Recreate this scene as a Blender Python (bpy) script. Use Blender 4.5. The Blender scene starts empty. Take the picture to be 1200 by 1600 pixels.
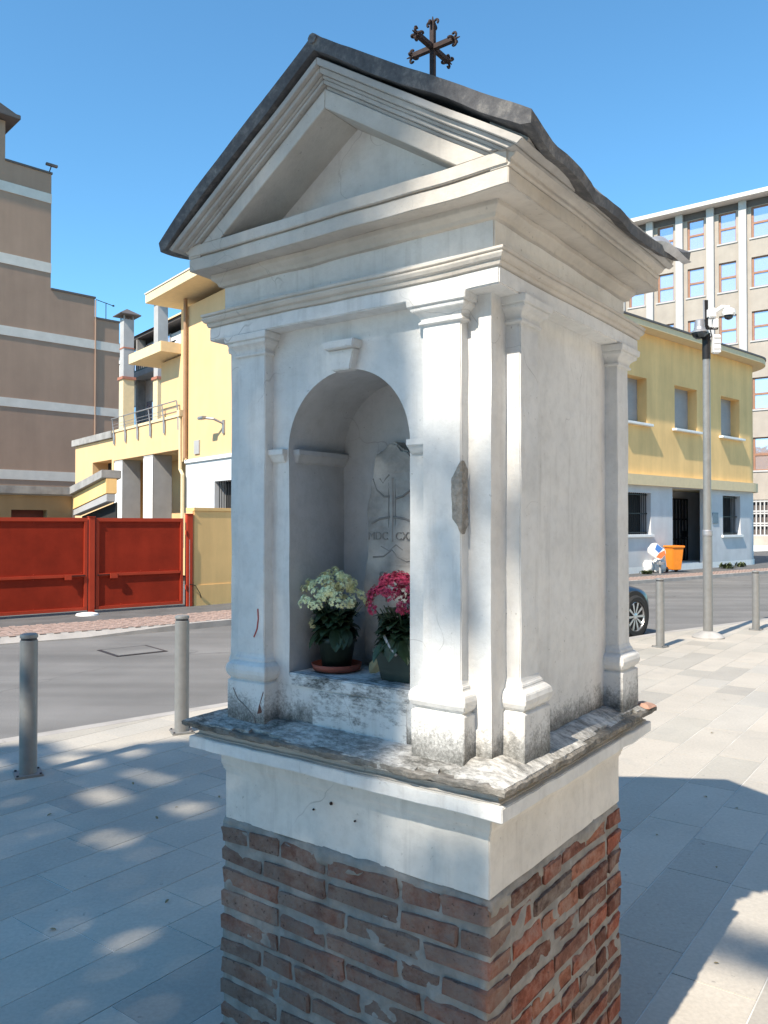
import bpy, bmesh, math, random
from mathutils import Vector, Matrix, noise
random.seed(7)
SC = bpy.context.scene
COL = SC.collection
R = math.radians

# ---------------------------------------------------------------- camera, sky, sun, exposure
cam_d = bpy.data.cameras.new('camera'); cam = bpy.data.objects.new('camera', cam_d); COL.objects.link(cam)
cam.location = (0, 0, 1.65); cam.rotation_euler = (R(90.91), 0, 0)
cam_d.sensor_fit = 'VERTICAL'; cam_d.sensor_height = 36.0; cam_d.sensor_width = 27.0
cam_d.lens = 36.0 * 1257 / 1600
cam_d.clip_start = 0.05; cam_d.clip_end = 900
SC.camera = cam
SUN_AZ, SUN_EL = 217.8, 46.5            # towards the sun, clockwise from +Y
w = bpy.data.worlds.new('World'); SC.world = w; w.use_nodes = True
wn = w.node_tree.nodes; wl = w.node_tree.links
for n in list(wn): wn.remove(n)
sky = wn.new('ShaderNodeTexSky'); sky.sky_type = 'NISHITA'; sky.sun_disc = False
sky.sun_elevation = R(SUN_EL); sky.sun_rotation = R(SUN_AZ)
sky.air_density = 1.0; sky.dust_density = 0.0; sky.ozone_density = 3.0; sky.altitude = 0
bg = wn.new('ShaderNodeBackground'); bg.inputs['Strength'].default_value = 0.135
wo = wn.new('ShaderNodeOutputWorld')
tn = wn.new('ShaderNodeMix'); tn.data_type = 'RGBA'; tn.blend_type = 'MULTIPLY'; tn.inputs[0].default_value = 1; tn.inputs[7].default_value = (.57, .91, .97, 1)
wl.new(sky.outputs[0], tn.inputs[6]); wl.new(tn.outputs[2], bg.inputs[0]); wl.new(bg.outputs[0], wo.inputs[0])
sun_d = bpy.data.lights.new('sun', 'SUN'); sun_d.energy = 4.4; sun_d.angle = R(0.53); sun_d.color = (1.0, 0.90, 0.76)
sun = bpy.data.objects.new('sun', sun_d); COL.objects.link(sun); sun.location = (-20, -25, 33)
SV = Vector((math.sin(R(SUN_AZ)) * math.cos(R(SUN_EL)), math.cos(R(SUN_AZ)) * math.cos(R(SUN_EL)), math.sin(R(SUN_EL))))
sun.rotation_euler = SV.to_track_quat('Z', 'Y').to_euler()
SC.view_settings.view_transform = 'Standard'; SC.view_settings.look = 'None'
SC.view_settings.exposure = 0.95; SC.view_settings.gamma = 1.0; SC.view_settings.use_curve_mapping = False

# ---------------------------------------------------------------- materials
def newmat(name):
    m = bpy.data.materials.new(name); m.use_nodes = True
    return m, m.node_tree.nodes, m.node_tree.links, m.node_tree.nodes['Principled BSDF']
def coords(N, L, scale=(1, 1, 1)):
    tc = N.new('ShaderNodeTexCoord'); mp = N.new('ShaderNodeMapping'); mp.inputs['Scale'].default_value = scale
    L.new(tc.outputs['Object'], mp.inputs[0]); return mp.outputs[0]
def nz(N, L, vec, scale, detail=6, rough=.6):
    n = N.new('ShaderNodeTexNoise'); n.inputs['Scale'].default_value = scale
    n.inputs['Detail'].default_value = detail; n.inputs['Roughness'].default_value = rough
    L.new(vec, n.inputs['Vector']); return n.outputs['Fac']
def ramp(N, L, fac, stops):
    r = N.new('ShaderNodeValToRGB'); e = r.color_ramp.elements
    while len(e) < len(stops): e.new(0.5)
    for i, (p, c) in enumerate(stops):
        e[i].position = p; e[i].color = (c, c, c, 1) if isinstance(c, (int, float)) else (*c, 1)
    L.new(fac, r.inputs[0]); return r.outputs[0]
def mixc(N, L, fac, a, b, mode='MIX'):
    m = N.new('ShaderNodeMix'); m.data_type = 'RGBA'; m.blend_type = mode
    for k, v in ((0, fac), (6, a), (7, b)):
        if hasattr(v, 'is_output'): L.new(v, m.inputs[k])
        elif isinstance(v, (int, float)): m.inputs[k].default_value = v
        else: m.inputs[k].default_value = (*v, 1)
    return m.outputs[2]
def math_(N, L, op, a, b=0.0, clamp=False):
    m = N.new('ShaderNodeMath'); m.operation = op; m.use_clamp = clamp
    for k, v in ((0, a), (1, b)):
        if hasattr(v, 'is_output'): L.new(v, m.inputs[k])
        else: m.inputs[k].default_value = v
    return m.outputs[0]
def bump(N, L, P, h, strength=.3, dist=.01):
    b = N.new('ShaderNodeBump'); b.inputs['Strength'].default_value = strength; b.inputs['Distance'].default_value = dist
    L.new(h, b.inputs['Height']); L.new(b.outputs[0], P.inputs['Normal'])
def simple(name, col, rough=.7, metal=0, var=.12, scale=6, bscale=60, bstr=.15, bdist=.004, rnd=0, spec=None, streak=0):
    m, N, L, P = newmat(name)
    v = coords(N, L)
    f = ramp(N, L, nz(N, L, v, scale), [(.3, 1 - var), (.7, 1 + var)])
    c = mixc(N, L, 1.0, col, f, 'MULTIPLY')
    if streak:
        vs = coords(N, L, (1.1, 1.1, .16))
        s = ramp(N, L, nz(N, L, vs, 1.6, 8, .6), [(.38, 1 - streak * .7), (.66, 1)])
        c = mixc(N, L, 1.0, c, s, 'MULTIPLY')
    if rnd:
        oi = N.new('ShaderNodeObjectInfo')
        rr = ramp(N, L, oi.outputs['Random'], [(0, 1 - rnd), (1, 1 + rnd)])
        c = mixc(N, L, 1.0, c, rr, 'MULTIPLY')
    L.new(c, P.inputs['Base Color'])
    P.inputs['Roughness'].default_value = rough; P.inputs['Metallic'].default_value = metal
    if spec is not None: P.inputs['Specular IOR Level'].default_value = spec
    if bstr: bump(N, L, P, nz(N, L, v, bscale, 5), bstr, bdist)
    return m

def plaster(name, base, grime=(), lichen=0.0, tint=(.42, .35, .27), tint_amt=.0, tfreq=3.0):
    """limewashed render: blotches, streaks, hairline cracks, and black grime rising from given heights (z0, reach)"""
    m, N, L, P = newmat(name)
    tc = N.new('ShaderNodeTexCoord'); o = tc.outputs['Object']
    big = ramp(N, L, nz(N, L, o, 2.4, 6), [(.3, .80), (.7, 1.07)])
    c = mixc(N, L, 1.0, base, big, 'MULTIPLY')
    fine = ramp(N, L, nz(N, L, o, 26, 8, .7), [(.28, .86), (.55, 1.02)])
    c = mixc(N, L, .8, c, fine, 'MULTIPLY')
    mp = N.new('ShaderNodeMapping'); mp.inputs['Scale'].default_value = (22, 22, 1.6); L.new(o, mp.inputs[0])
    st = ramp(N, L, nz(N, L, mp.outputs[0], 1.0, 6, .7), [(.54, 0), (.74, .34)])
    c = mixc(N, L, st, c, (.33, .315, .30))
    if tint_amt:
        tf = ramp(N, L, nz(N, L, o, tfreq, 6), [(.35, 0.25 * tint_amt), (.65, tint_amt)])
        c = mixc(N, L, tf, c, tint)
    pit = ramp(N, L, nz(N, L, o, 85, 3, .5), [(.69, 0), (.72, .5)])
    pit = math_(N, L, 'MULTIPLY', pit, ramp(N, L, nz(N, L, o, 4, 3), [(.45, 0), (.6, 1)]))
    c = mixc(N, L, pit, c, (.20, .19, .175))
    # fine cracks
    vo = N.new('ShaderNodeTexVoronoi'); vo.feature = 'DISTANCE_TO_EDGE'; vo.inputs['Scale'].default_value = 3.1
    wv = N.new('ShaderNodeTexNoise'); wv.inputs['Scale'].default_value = 5; L.new(o, wv.inputs['Vector'])
    av = N.new('ShaderNodeMix'); av.data_type = 'RGBA'; av.inputs[0].default_value = .22
    L.new(o, av.inputs[6]); L.new(wv.outputs['Color'], av.inputs[7]); L.new(av.outputs[2], vo.inputs['Vector'])
    ck = ramp(N, L, vo.outputs['Distance'], [(0, 1), (.0035, 0)])
    ck = math_(N, L, 'MULTIPLY', ck, ramp(N, L, nz(N, L, o, 1.7, 3), [(.53, 0), (.6, .55)]))
    c = mixc(N, L, ck, c, (.2, .19, .18))
    sep = N.new('ShaderNodeSeparateXYZ'); L.new(o, sep.inputs[0])
    for z0, reach, amt in grime:
        g = math_(N, L, 'SUBTRACT', sep.outputs[2], z0)
        g = math_(N, L, 'DIVIDE', g, reach)
        g = math_(N, L, 'SUBTRACT', 1.0, g, True)
        g = math_(N, L, 'POWER', g, 1.6)
        below = math_(N, L, 'GREATER_THAN', sep.outputs[2], z0 - .03)
        g = math_(N, L, 'MULTIPLY', g, below)
        n1 = nz(N, L, o, 38, 8, .75)
        n2 = math_(N, L, 'ADD', math_(N, L, 'MULTIPLY', nz(N, L, o, 120, 6, .8), .55), math_(N, L, 'MULTIPLY', nz(N, L, o, 16, 6, .7), .45))
        g2 = math_(N, L, 'ADD', math_(N, L, 'MULTIPLY', g, .30), n2)
        g2 = ramp(N, L, g2, [(.60, 0), (.72, amt * .6), (.86, amt)])
        g2 = math_(N, L, 'MULTIPLY', g2, math_(N, L, 'GREATER_THAN', g, .001))
        c = mixc(N, L, g2, c, (.055, .056, .05))
    if lichen:
        mq = N.new('ShaderNodeMapping'); mq.inputs['Scale'].default_value = (26, 60, 60); mq.inputs['Rotation'].default_value = (0, 0, .5); L.new(o, mq.inputs[0])
        l1 = math_(N, L, 'ADD', math_(N, L, 'MULTIPLY', nz(N, L, o, 7, 5), .42), math_(N, L, 'MULTIPLY', nz(N, L, mq.outputs[0], 1.0, 8, .8), .58))
        lf = ramp(N, L, l1, [(.50 - .085 * lichen, 0), (.56 - .055 * lichen, .5), (.61, .93)])
        c = mixc(N, L, lf, c, (.045, .045, .04))
    L.new(c, P.inputs['Base Color']); P.inputs['Roughness'].default_value = .88
    P.inputs['Specular IOR Level'].default_value = .25
    h = math_(N, L, 'ADD', nz(N, L, o, 45, 8, .65), math_(N, L, 'MULTIPLY', nz(N, L, o, 9, 5, .6), 2.2))
    bump(N, L, P, h, .42 + .4 * lichen, .004)
    return m

WHITE = (.665, .665, .65)
M_PL = plaster('lime_plaster', WHITE, grime=((1.078, .15, .9),))
M_PLS = plaster('plinth_plaster', (.66, .64, .605), grime=())
M_PLG = plaster('greyed_plaster', (.50, .485, .46), grime=(), tint_amt=.45, tint=(.24, .215, .19), tfreq=7)
M_PLD = plaster('stained_plaster', (.60, .565, .51), grime=(), tint_amt=.42, tint=(.31, .27, .23))
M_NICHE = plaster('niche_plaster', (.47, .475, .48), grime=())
M_SILL = plaster('sill_plaster', (.70, .71, .70), lichen=.30)
M_LEDGE = plaster('ledge_crust', (.62, .61, .58), lichen=1.0)
M_RIMD = plaster('blackened_rim', (.40, .37, .33), lichen=1.9)
M_STONE = simple('carved_stone', (.33, .315, .295), .9, var=.35, scale=12, bscale=50, bstr=.5, bdist=.004)
M_GROOVE = simple('carved_groove', (.225, .215, .205), .95, var=.15, scale=20)
M_RUBBLE = simple('exposed_mortar', (.27, .25, .22), .95, var=.35, scale=60, bscale=90, bstr=.9, bdist=.01)
M_IRON = simple('rusty_iron', (.035, .022, .02), .75, metal=.3, var=.4, scale=60)

def roofmat():
    m, N, L, P = newmat('weathered_roof'); o = coords(N, L)
    a = nz(N, L, o, 5, 8, .7); b = nz(N, L, o, 45, 8, .75)
    s = math_(N, L, 'ADD', math_(N, L, 'MULTIPLY', a, .5), math_(N, L, 'MULTIPLY', b, .5))
    c = ramp(N, L, s, [(.34, (.035, .036, .042)), (.50, (.085, .085, .09)), (.585, (.16, .155, .15)), (.70, (.40, .385, .36))])
    L.new(c, P.inputs['Base Color']); P.inputs['Roughness'].default_value = .8
    bump(N, L, P, s, .4, .005); return m
M_ROOF = roofmat()
M_LEAD = simple('lead_sheet', (.42, .42, .43), .45, metal=.4, var=.25, scale=20)

def brickmat(nm='old_brick', dull=None, f0=.47, famt=.6):
    m, N, L, P = newmat(nm); o = coords(N, L)
    oi = N.new('ShaderNodeObjectInfo')
    base = ramp(N, L, oi.outputs['Random'], [(0, (.12, .060, .045)), (.2, (.23, .080, .052)), (.4, (.31, .098, .06)), (.55, (.17, .085, .065)), (.75, (.33, .125, .075)), (.88, (.21, .13, .10)), (1, (.11, .075, .065))])
    vv = N.new('ShaderNodeVectorMath'); vv.operation = 'ADD'; L.new(o, vv.inputs[0])
    sc = N.new('ShaderNodeVectorMath'); sc.operation = 'SCALE'; sc.inputs[0].default_value = (17, 9, 5); L.new(oi.outputs['Random'], sc.inputs['Scale']); L.new(sc.outputs[0], vv.inputs[1])
    p = vv.outputs[0]
    c = mixc(N, L, 1.0, base, ramp(N, L, nz(N, L, p, 22, 6, .7), [(.28, .45), (.5, .95), (.72, 1.5)]), 'MULTIPLY')
    f = ramp(N, L, nz(N, L, p, 11, 8, .75), [(f0, 0), (f0 + .17, famt)])
    c = mixc(N, L, f, c, (.25, .22, .195))
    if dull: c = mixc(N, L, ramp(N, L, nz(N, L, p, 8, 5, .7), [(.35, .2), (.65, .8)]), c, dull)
    f2 = ramp(N, L, nz(N, L, p, 70, 4, .6), [(.62, 0), (.7, .8)])
    c = mixc(N, L, f2, c, (.05, .035, .03))
    L.new(c, P.inputs['Base Color']); P.inputs['Roughness'].default_value = .92; P.inputs['Specular IOR Level'].default_value = .2
    bump(N, L, P, math_(N, L, 'ADD', nz(N, L, p, 60, 8, .7), math_(N, L, 'MULTIPLY', nz(N, L, p, 16, 4, .6), 1.6)), 1.0, .008); return m
M_BRICK = brickmat()
M_BRICKD = brickmat('dull_old_brick', (.19, .13, .108), .40, .80)  # duller, browner and more mortar-smeared, for the front bricks
M_MORTAR = simple('mortar', (.245, .235, .22), .95, var=.28, scale=14, bscale=45, bstr=.9, bdist=.008)

def slabmat():
    m, N, L, P = newmat('paving_stone'); o = coords(N, L)
    oi = N.new('ShaderNodeObjectInfo')
    base = ramp(N, L, oi.outputs['Random'], [(0, (.355, .33, .29)), (.25, (.395, .37, .32)), (.45, (.435, .40, .345)), (.8, (.475, .43, .365)), (1, (.405, .385, .345))])
    geo = N.new('ShaderNodeNewGeometry')
    c = mixc(N, L, 1.0, base, ramp(N, L, nz(N, L, geo.outputs['Position'], 1.1, 6), [(.3, .88), (.7, 1.08)]), 'MULTIPLY')
    c = mixc(N, L, 1.0, c, ramp(N, L, nz(N, L, geo.outputs['Position'], 55, 8, .7), [(.3, .86), (.7, 1.1)]), 'MULTIPLY')
    sp = ramp(N, L, nz(N, L, geo.outputs['Position'], 24, 3, .5), [(.70, 0), (.74, .45)])
    c = mixc(N, L, sp, c, (.13, .12, .11))
    st = ramp(N, L, nz(N, L, geo.outputs['Position'], 3.3, 5, .6), [(.58, 0), (.75, .35)])
    c = mixc(N, L, st, c, (.27, .265, .25))
    L.new(c, P.inputs['Base Color']); P.inputs['Roughness'].default_value = .62; P.inputs['Specular IOR Level'].default_value = .35
    bump(N, L, P, nz(N, L, geo.outputs['Position'], 70, 6), .25, .003); return m
M_SLAB = slabmat()
M_JOINT = simple('pale_joint_sand', (.56, .55, .52), .95, var=.35, scale=2)
def roadmat():
    m, N, L, P = newmat('asphalt'); o = coords(N, L)
    a = nz(N, L, o, .5, 6, .6); b = nz(N, L, o, 120, 3, .6)
    c = mixc(N, L, 1.0, ramp(N, L, a, [(.3, (.135, .133, .13)), (.7, (.20, .195, .19))]), ramp(N, L, b, [(.3, .65), (.7, 1.35)]), 'MULTIPLY')
    mp = N.new('ShaderNodeMapping'); mp.inputs['Rotation'].default_value = (0, 0, R(-40)); mp.inputs['Scale'].default_value = (.12, 1.6, 1); L.new(o, mp.inputs[0])
    c = mixc(N, L, 1.0, c, ramp(N, L, nz(N, L, mp.outputs[0], 1.0, 4), [(.35, .86), (.65, 1.1)]), 'MULTIPLY')
    ck = N.new('ShaderNodeTexVoronoi'); ck.feature = 'DISTANCE_TO_EDGE'; ck.inputs['Scale'].default_value = .55
    mx = N.new('ShaderNodeMix'); mx.data_type = 'RGBA'; mx.inputs[0].default_value = .25
    wn_ = N.new('ShaderNodeTexNoise'); wn_.inputs['Scale'].default_value = 2.2; L.new(o, wn_.inputs['Vector'])
    L.new(o, mx.inputs[6]); L.new(wn_.outputs['Color'], mx.inputs[7]); L.new(mx.outputs[2], ck.inputs['Vector'])
    f = math_(N, L, 'MULTIPLY', ramp(N, L, ck.outputs['Distance'], [(0, 1), (.008, 0)]), ramp(N, L, nz(N, L, o, .35, 2), [(.52, 0), (.6, .7)]))
    c = mixc(N, L, f, c, (.05, .05, .05))
    L.new(c, P.inputs['Base Color']); P.inputs['Roughness'].default_value = .85; P.inputs['Specular IOR Level'].default_value = .25
    bump(N, L, P, b, .5, .01); return m
M_ROAD = roadmat()
M_ASPH2 = simple('patched_asphalt', (.10, .10, .10), .9, var=.25, scale=2, bscale=80, bstr=.4)
M_KERB = simple('kerb_stone', (.34, .32, .30), .85, var=.2, scale=3)
M_PORPH = simple('porphyry_setts', (.33, .24, .205), .85, var=.35, scale=11, bscale=60)
M_GROUND = simple('bare_ground', (.26, .25, .23), .95, var=.25, scale=.3)
M_BOLL = simple('grey_painted_steel', (.22, .22, .215), .42, metal=.25, var=.1, scale=12, bstr=.05)
M_BOLLD = simple('dark_steel_band', (.05, .05, .055), .5, metal=.4)
M_BROWN = simple('brown_render', (.37, .245, .175), .92, var=.08, scale=.6, streak=.14)
M_BAND = simple('pale_stone_band', (.62, .57, .51), .9, var=.08, scale=2)
M_COPE = simple('dark_coping', (.10, .085, .08), .7)
M_YEL = simple('yellow_render', (.72, .485, .255), .9, var=.05, scale=1.2, streak=.10, bstr=.08)
M_YELR = simple('ochre_render', (.92, .60, .25), .9, var=.09, scale=.7, streak=.22, bstr=.08)
M_CREAM = simple('cream_fascia', (.70, .56, .34), .85, var=.06)
M_WST = simple('pale_stucco', (.60, .61, .62), .9, var=.08, scale=1.5, streak=.10)
M_WHT = simple('white_paint', (.78, .78, .76), .7, var=.05)
M_CONC = simple('weathered_concrete', (.36, .35, .335), .92, var=.25, scale=2.5, streak=.35)
M_CONL = simple('pale_concrete_panel', (.40, .40, .40), .9, var=.1, scale=2, streak=.12)
M_DARK = simple('dark_interior', (.02, .02, .02), .9, bstr=0)
M_BLK = simple('black_iron_bars', (.02, .02, .022), .5, metal=.5, bstr=0)
M_SHUT = simple('grey_shutter', (.34, .34, .345), .75, var=.06, scale=3)
M_RED = simple('red_gate_paint', (.30, .028, .011), .7, spec=.15, var=.18, scale=2.2, bstr=.05, streak=.25)
M_REDF = simple('red_gate_frame', (.40, .045, .018), .6, spec=.25, var=.12, scale=3, bstr=.04)
M_TRAV = simple('travertine', (.38, .335, .285), .85, var=.1, scale=1.0, streak=.1)
M_PIER = simple('white_stone_pier', (.45, .44, .43), .85, var=.06, scale=2, streak=.08)
M_ORNG = simple('orange_wood_frame', (.30, .15, .09), .55, var=.15, scale=4)
M_GALV = simple('galvanised_steel', (.33, .33, .345), .5, metal=.6, var=.15, scale=4, bstr=.03)
M_TILE = simple('red_roof_tiles', (.36, .15, .10), .9, var=.25, scale=3)
M_WCAM = simple('white_plastic', (.75, .75, .74), .4, bstr=0)
M_ORB = simple('orange_plastic', (.78, .24, .02), .42, var=.06, bstr=0)
M_BLUE = simple('blue_print', (.05, .16, .45), .5, bstr=0)
M_ORP = simple('orange_print', (.75, .16, .05), .5, bstr=0)
M_SACK = simple('white_sack', (.78, .77, .75), .8, var=.1, scale=10, bscale=20, bstr=.6, bdist=.03)
M_PLQ = simple('blue_grey_plaque', (.10, .14, .20), .4, var=.3, scale=30)
M_COPP = simple('copper_pipe_paint', (.34, .20, .11), .6)
def glass(name, col):
    m, N, L, P = newmat(name)
    P.inputs['Base Color'].default_value = (*col, 1); P.inputs['Roughness'].default_value = .04
    P.inputs['Metallic'].default_value = .75
    o = coords(N, L); bump(N, L, P, nz(N, L, o, 1.2, 2), .12, .05); return m
M_GLS = glass('reflective_glass', (.74, .66, .74))
def carmat():
    m, N, L, P = newmat('navy_car_paint'); P.inputs['Base Color'].default_value = (.006, .012, .035, 1)
    P.inputs['Roughness'].default_value = .35; P.inputs['Specular IOR Level'].default_value = .3; P.inputs['Coat Weight'].default_value = .25; P.inputs['Coat Roughness'].default_value = .05; return m
M_CAR = carmat()
M_TYRE = simple('tyre_rubber', (.02, .02, .02), .85, bstr=.2)
M_RIM = simple('alloy_rim', (.55, .55, .56), .3, metal=.9, bstr=0)
M_CGL = glass('car_glass', (.05, .06, .07))
M_LEAF = simple('kalanchoe_leaf', (.022, .045, .018), .5, var=.35, scale=30, bstr=.1)
M_LEAF2 = simple('dry_leaf', (.22, .18, .09), .7, var=.3, scale=30)
M_FLW = simple('cream_petal', (.80, .80, .46), .7, var=.25, scale=40, bstr=0)
M_FLM = simple('magenta_petal', (.34, .022, .07), .65, var=.45, scale=40, bstr=0)
M_TERR = simple('terracotta', (.30, .075, .045), .7, var=.2, scale=20)
M_GPOT = simple('dark_green_pot', (.018, .032, .026), .5, var=.2, scale=20)
M_SOIL = simple('soil', (.03, .022, .016), .95)
M_TREE = simple('tree_leaf', (.07, .12, .03), .6, var=.3, scale=2, bstr=0)
M_BARK = simple('bark', (.12, .09, .065), .95, var=.3, scale=8, bscale=20, bstr=.8, bdist=.03)
M_WEED = simple('weed_leaf', (.07, .09, .035), .8, var=.3, scale=20)

# ---------------------------------------------------------------- mesh helpers
class MB:
    def __init__(s): s.v = []; s.f = []
    def add(s, vs, fs):
        b = len(s.v); s.v += [tuple(v) for v in vs]; s.f += [tuple(b + i for i in f) for f in fs]; return s
    def box(s, x0, x1, y0, y1, z0, z1):
        return s.add([(x0, y0, z0), (x1, y0, z0), (x1, y1, z0), (x0, y1, z0), (x0, y0, z1), (x1, y0, z1), (x1, y1, z1), (x0, y1, z1)],
                     [(0, 3, 2, 1), (4, 5, 6, 7), (0, 1, 5, 4), (1, 2, 6, 5), (2, 3, 7, 6), (3, 0, 4, 7)])
    def stack(s, rect, prof, cap=True):
        """rings round a rectangle: prof = [(outward offset or 4 offsets, z)] from bottom to top"""
        x0, x1, y0, y1 = rect; vs = []; fs = []
        for o, z in prof:
            a = o if isinstance(o, tuple) else (o, o, o, o)
            vs += [(x0 - a[0], y0 - a[2], z), (x1 + a[1], y0 - a[2], z), (x1 + a[1], y1 + a[3], z), (x0 - a[0], y1 + a[3], z)]
        for k in range(len(prof) - 1):
            for i in range(4):
                j = (i + 1) % 4; fs.append((4 * k + i, 4 * k + j, 4 * k + 4 + j, 4 * k + 4 + i))
        if cap: fs.append((3, 2, 1, 0)); n = 4 * (len(prof) - 1); fs.append((n, n + 1, n + 2, n + 3))
        return s.add(vs, fs)
    def prism_y(s, poly, y0, y1):
        """poly in (x,z), counter-clockwise seen from -y"""
        n = len(poly)
        vs = [(x, y0, z) for x, z in poly] + [(x, y1, z) for x, z in poly]
        fs = [tuple(range(n)), tuple(range(2 * n - 1, n - 1, -1))] + [((i + 1) % n, i, n + i, n + (i + 1) % n) for i in range(n)]
        return s.add(vs, fs)
    def lathe(s, prof, seg=24, c=(0, 0, 0)):
        vs = []; fs = []; n = len(prof)
        for i in range(seg):
            a = 2 * math.pi * i / seg
            for r, z in prof: vs.append((c[0] + r * math.cos(a), c[1] + r * math.sin(a), c[2] + z))
        for i in range(seg):
            j = (i + 1) % seg
            for k in range(n - 1): fs.append((i * n + k, j * n + k, j * n + k + 1, i * n + k + 1))
        fs.append(tuple(i * n for i in reversed(range(seg)))); fs.append(tuple(i * n + n - 1 for i in range(seg)))
        return s.add(vs, fs)
    def tube(s, pts, r, seg=8, r1=None, cap=True):
        P = [Vector(p) for p in pts]; vs = []; fs = []
        up = Vector((0.13, .31, .94)).normalized()
        for i, p in enumerate(P):
            d = (P[min(i + 1, len(P) - 1)] - P[max(i - 1, 0)]).normalized()
            if abs(d.dot(up)) > .98: u = d.cross(Vector((1, 0, 0))).normalized()
            else: u = d.cross(up).normalized()
            v = d.cross(u)
            rr = r if r1 is None else r + (r1 - r) * i / (len(P) - 1)
            for k in range(seg):
                a = 2 * math.pi * k / seg; q = p + (u * math.cos(a) + v * math.sin(a)) * rr; vs.append(tuple(q))
        for i in range(len(P) - 1):
            for k in range(seg):
                j = (k + 1) % seg; fs.append((i * seg + k, i * seg + j, (i + 1) * seg + j, (i + 1) * seg + k))
        if cap: fs.append(tuple(range(seg))); fs.append(tuple((len(P) - 1) * seg + k for k in reversed(range(seg))))
        return s.add(vs, fs)
    def mesh(s, name='mesh'):
        me = bpy.data.meshes.new(name); me.from_pydata(s.v, [], s.f); me.update(); return me
    def build(s, name, mat, parent=None, bev=0, sub=0, amp=0, nsc=9, smooth=False, label=None, kind=None, fix=True):
        me = s.mesh(name)
        bm = bmesh.new(); bm.from_mesh(me)
        if fix: bmesh.ops.recalc_face_normals(bm, faces=bm.faces)
        if bev:
            es = [e for e in bm.edges if len(e.link_faces) == 2 and e.calc_face_angle(0) > .35]
            bmesh.ops.bevel(bm, geom=es, offset=bev, segments=2, affect='EDGES', clamp_overlap=True)
        if sub:
            for _ in range(7):
                es = [e for e in bm.edges if e.calc_length() > sub]
                if not es: break
                bmesh.ops.subdivide_edges(bm, edges=es, cuts=1, use_grid_fill=True)
            bmesh.ops.triangulate(bm, faces=[f for f in bm.faces if len(f.verts) > 4])
        if amp:
            for v in bm.verts:
                v.co += noise.noise_vector(v.co * nsc) * amp + noise.noise_vector(v.co * nsc * .25) * amp * .8
        bm.to_mesh(me); bm.free()
        if smooth: me.shade_smooth()
        me.materials.append(mat)
        return obj(name, me, parent, label, kind)

def obj(name, me, parent=None, label=None, kind=None):
    o = bpy.data.objects.new(name, me); COL.objects.link(o); o.parent = parent
    if label: o['label'] = label
    if kind: o['kind'] = kind
    return o
def thing(name, label, cat, loc=(0, 0, 0), az=90.0, group=None):
    """an Empty at the thing's base; its local +x points along azimuth az (clockwise from world +Y)"""
    o = bpy.data.objects.new(name, None); COL.objects.link(o)
    o.location = loc; o.rotation_euler = (0, 0, R(90 - az)); o['label'] = label; o['category'] = cat
    o.empty_display_size = .2
    if group: o['group'] = group
    return o
def tag(o, label, cat, group=None):
    o['label'] = label; o['category'] = cat
    if group: o['group'] = group
    return o
def copy_tree(o, parent=None):
    c = o.copy(); COL.objects.link(c); c.parent = parent
    for ch in [k for k in bpy.data.objects if k.parent == o]: copy_tree(ch, c)
    return c
def wall_holes(x0, x1, z0, z1, holes, depth, y=0.0):
    """front face at y with rectangular openings whose reveals run back by depth; open behind"""
    xs = sorted({x0, x1, *[h[0] for h in holes], *[h[1] for h in holes]}); zs = sorted({z0, z1, *[h[2] for h in holes], *[h[3] for h in holes]})
    xs = [x for x in xs if x0 <= x <= x1]; zs = [z for z in zs if z0 <= z <= z1]
    m = MB()
    for i in range(len(xs) - 1):
        for k in range(len(zs) - 1):
            cx, cz = (xs[i] + xs[i + 1]) / 2, (zs[k] + zs[k + 1]) / 2
            if any(h[0] < cx < h[1] and h[2] < cz < h[3] for h in holes): continue
            m.add([(xs[i], y, zs[k]), (xs[i + 1], y, zs[k]), (xs[i + 1], y, zs[k + 1]), (xs[i], y, zs[k + 1])], [(0, 1, 2, 3)])
    for a, b, c, d in holes:
        q = [(a, c), (b, c), (b, d), (a, d)]
        for i in range(4):
            p, n = q[i], q[(i + 1) % 4]
            m.add([(p[0], y, p[1]), (n[0], y, n[1]), (n[0], y + depth, n[1]), (p[0], y + depth, p[1])], [(0, 3, 2, 1)])
    m.add([(x0, y, z0), (x0, y + .3, z0), (x0, y + .3, z1), (x0, y, z1)], [(0, 1, 2, 3)])
    m.add([(x1, y, z0), (x1, y + .3, z0), (x1, y + .3, z1), (x1, y, z1)], [(3, 2, 1, 0)])
    return m
def struct(name, m, mat, label=None):
    o = m.build(name, mat); o['kind'] = 'structure'
    return o

# ---------------------------------------------------------------- ground, road, pavements
struct('terrain', MB().add([(-400, -400, -.13), (400, -400, -.13), (400, 400, -.13), (-400, 400, -.13)], [(0, 1, 2, 3)]), M_GROUND)
near_edge = [(-14, -4.0), (-2.95, 6.22), (4.19, 12.35), (6.78, 14.24), (22, 25.3)]
far_edge = [(-16, 3.6), (-5.6, 11.7), (-4.57, 12.42), (-3.3, 13.40), (-2.6, 14.05), (7.13, 23.5), (13.56, 28.6), (38, 47)]
struct('road', MB().add([(x, y - .05, -.10) for x, y in near_edge] + [(x, y, -.10) for x, y in reversed(far_edge)], [tuple(range(len(near_edge) + len(far_edge)))]), M_ROAD)
far_pave = MB()
back = [(x - 3.0, y + 12) for x, y in far_edge]
for i in range(len(far_edge) - 1):
    a, b = far_edge[i], far_edge[i + 1]; c, d = back[i + 1], back[i]
    far_pave.add([(a[0] + .0, a[1] + .16, 0), (b[0], b[1] + .16, 0), (c[0], c[1], 0), (d[0], d[1], 0)], [(0, 1, 2, 3)])
sw = struct('far_pavement', far_pave, M_ASPH2)
kb = MB()
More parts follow.
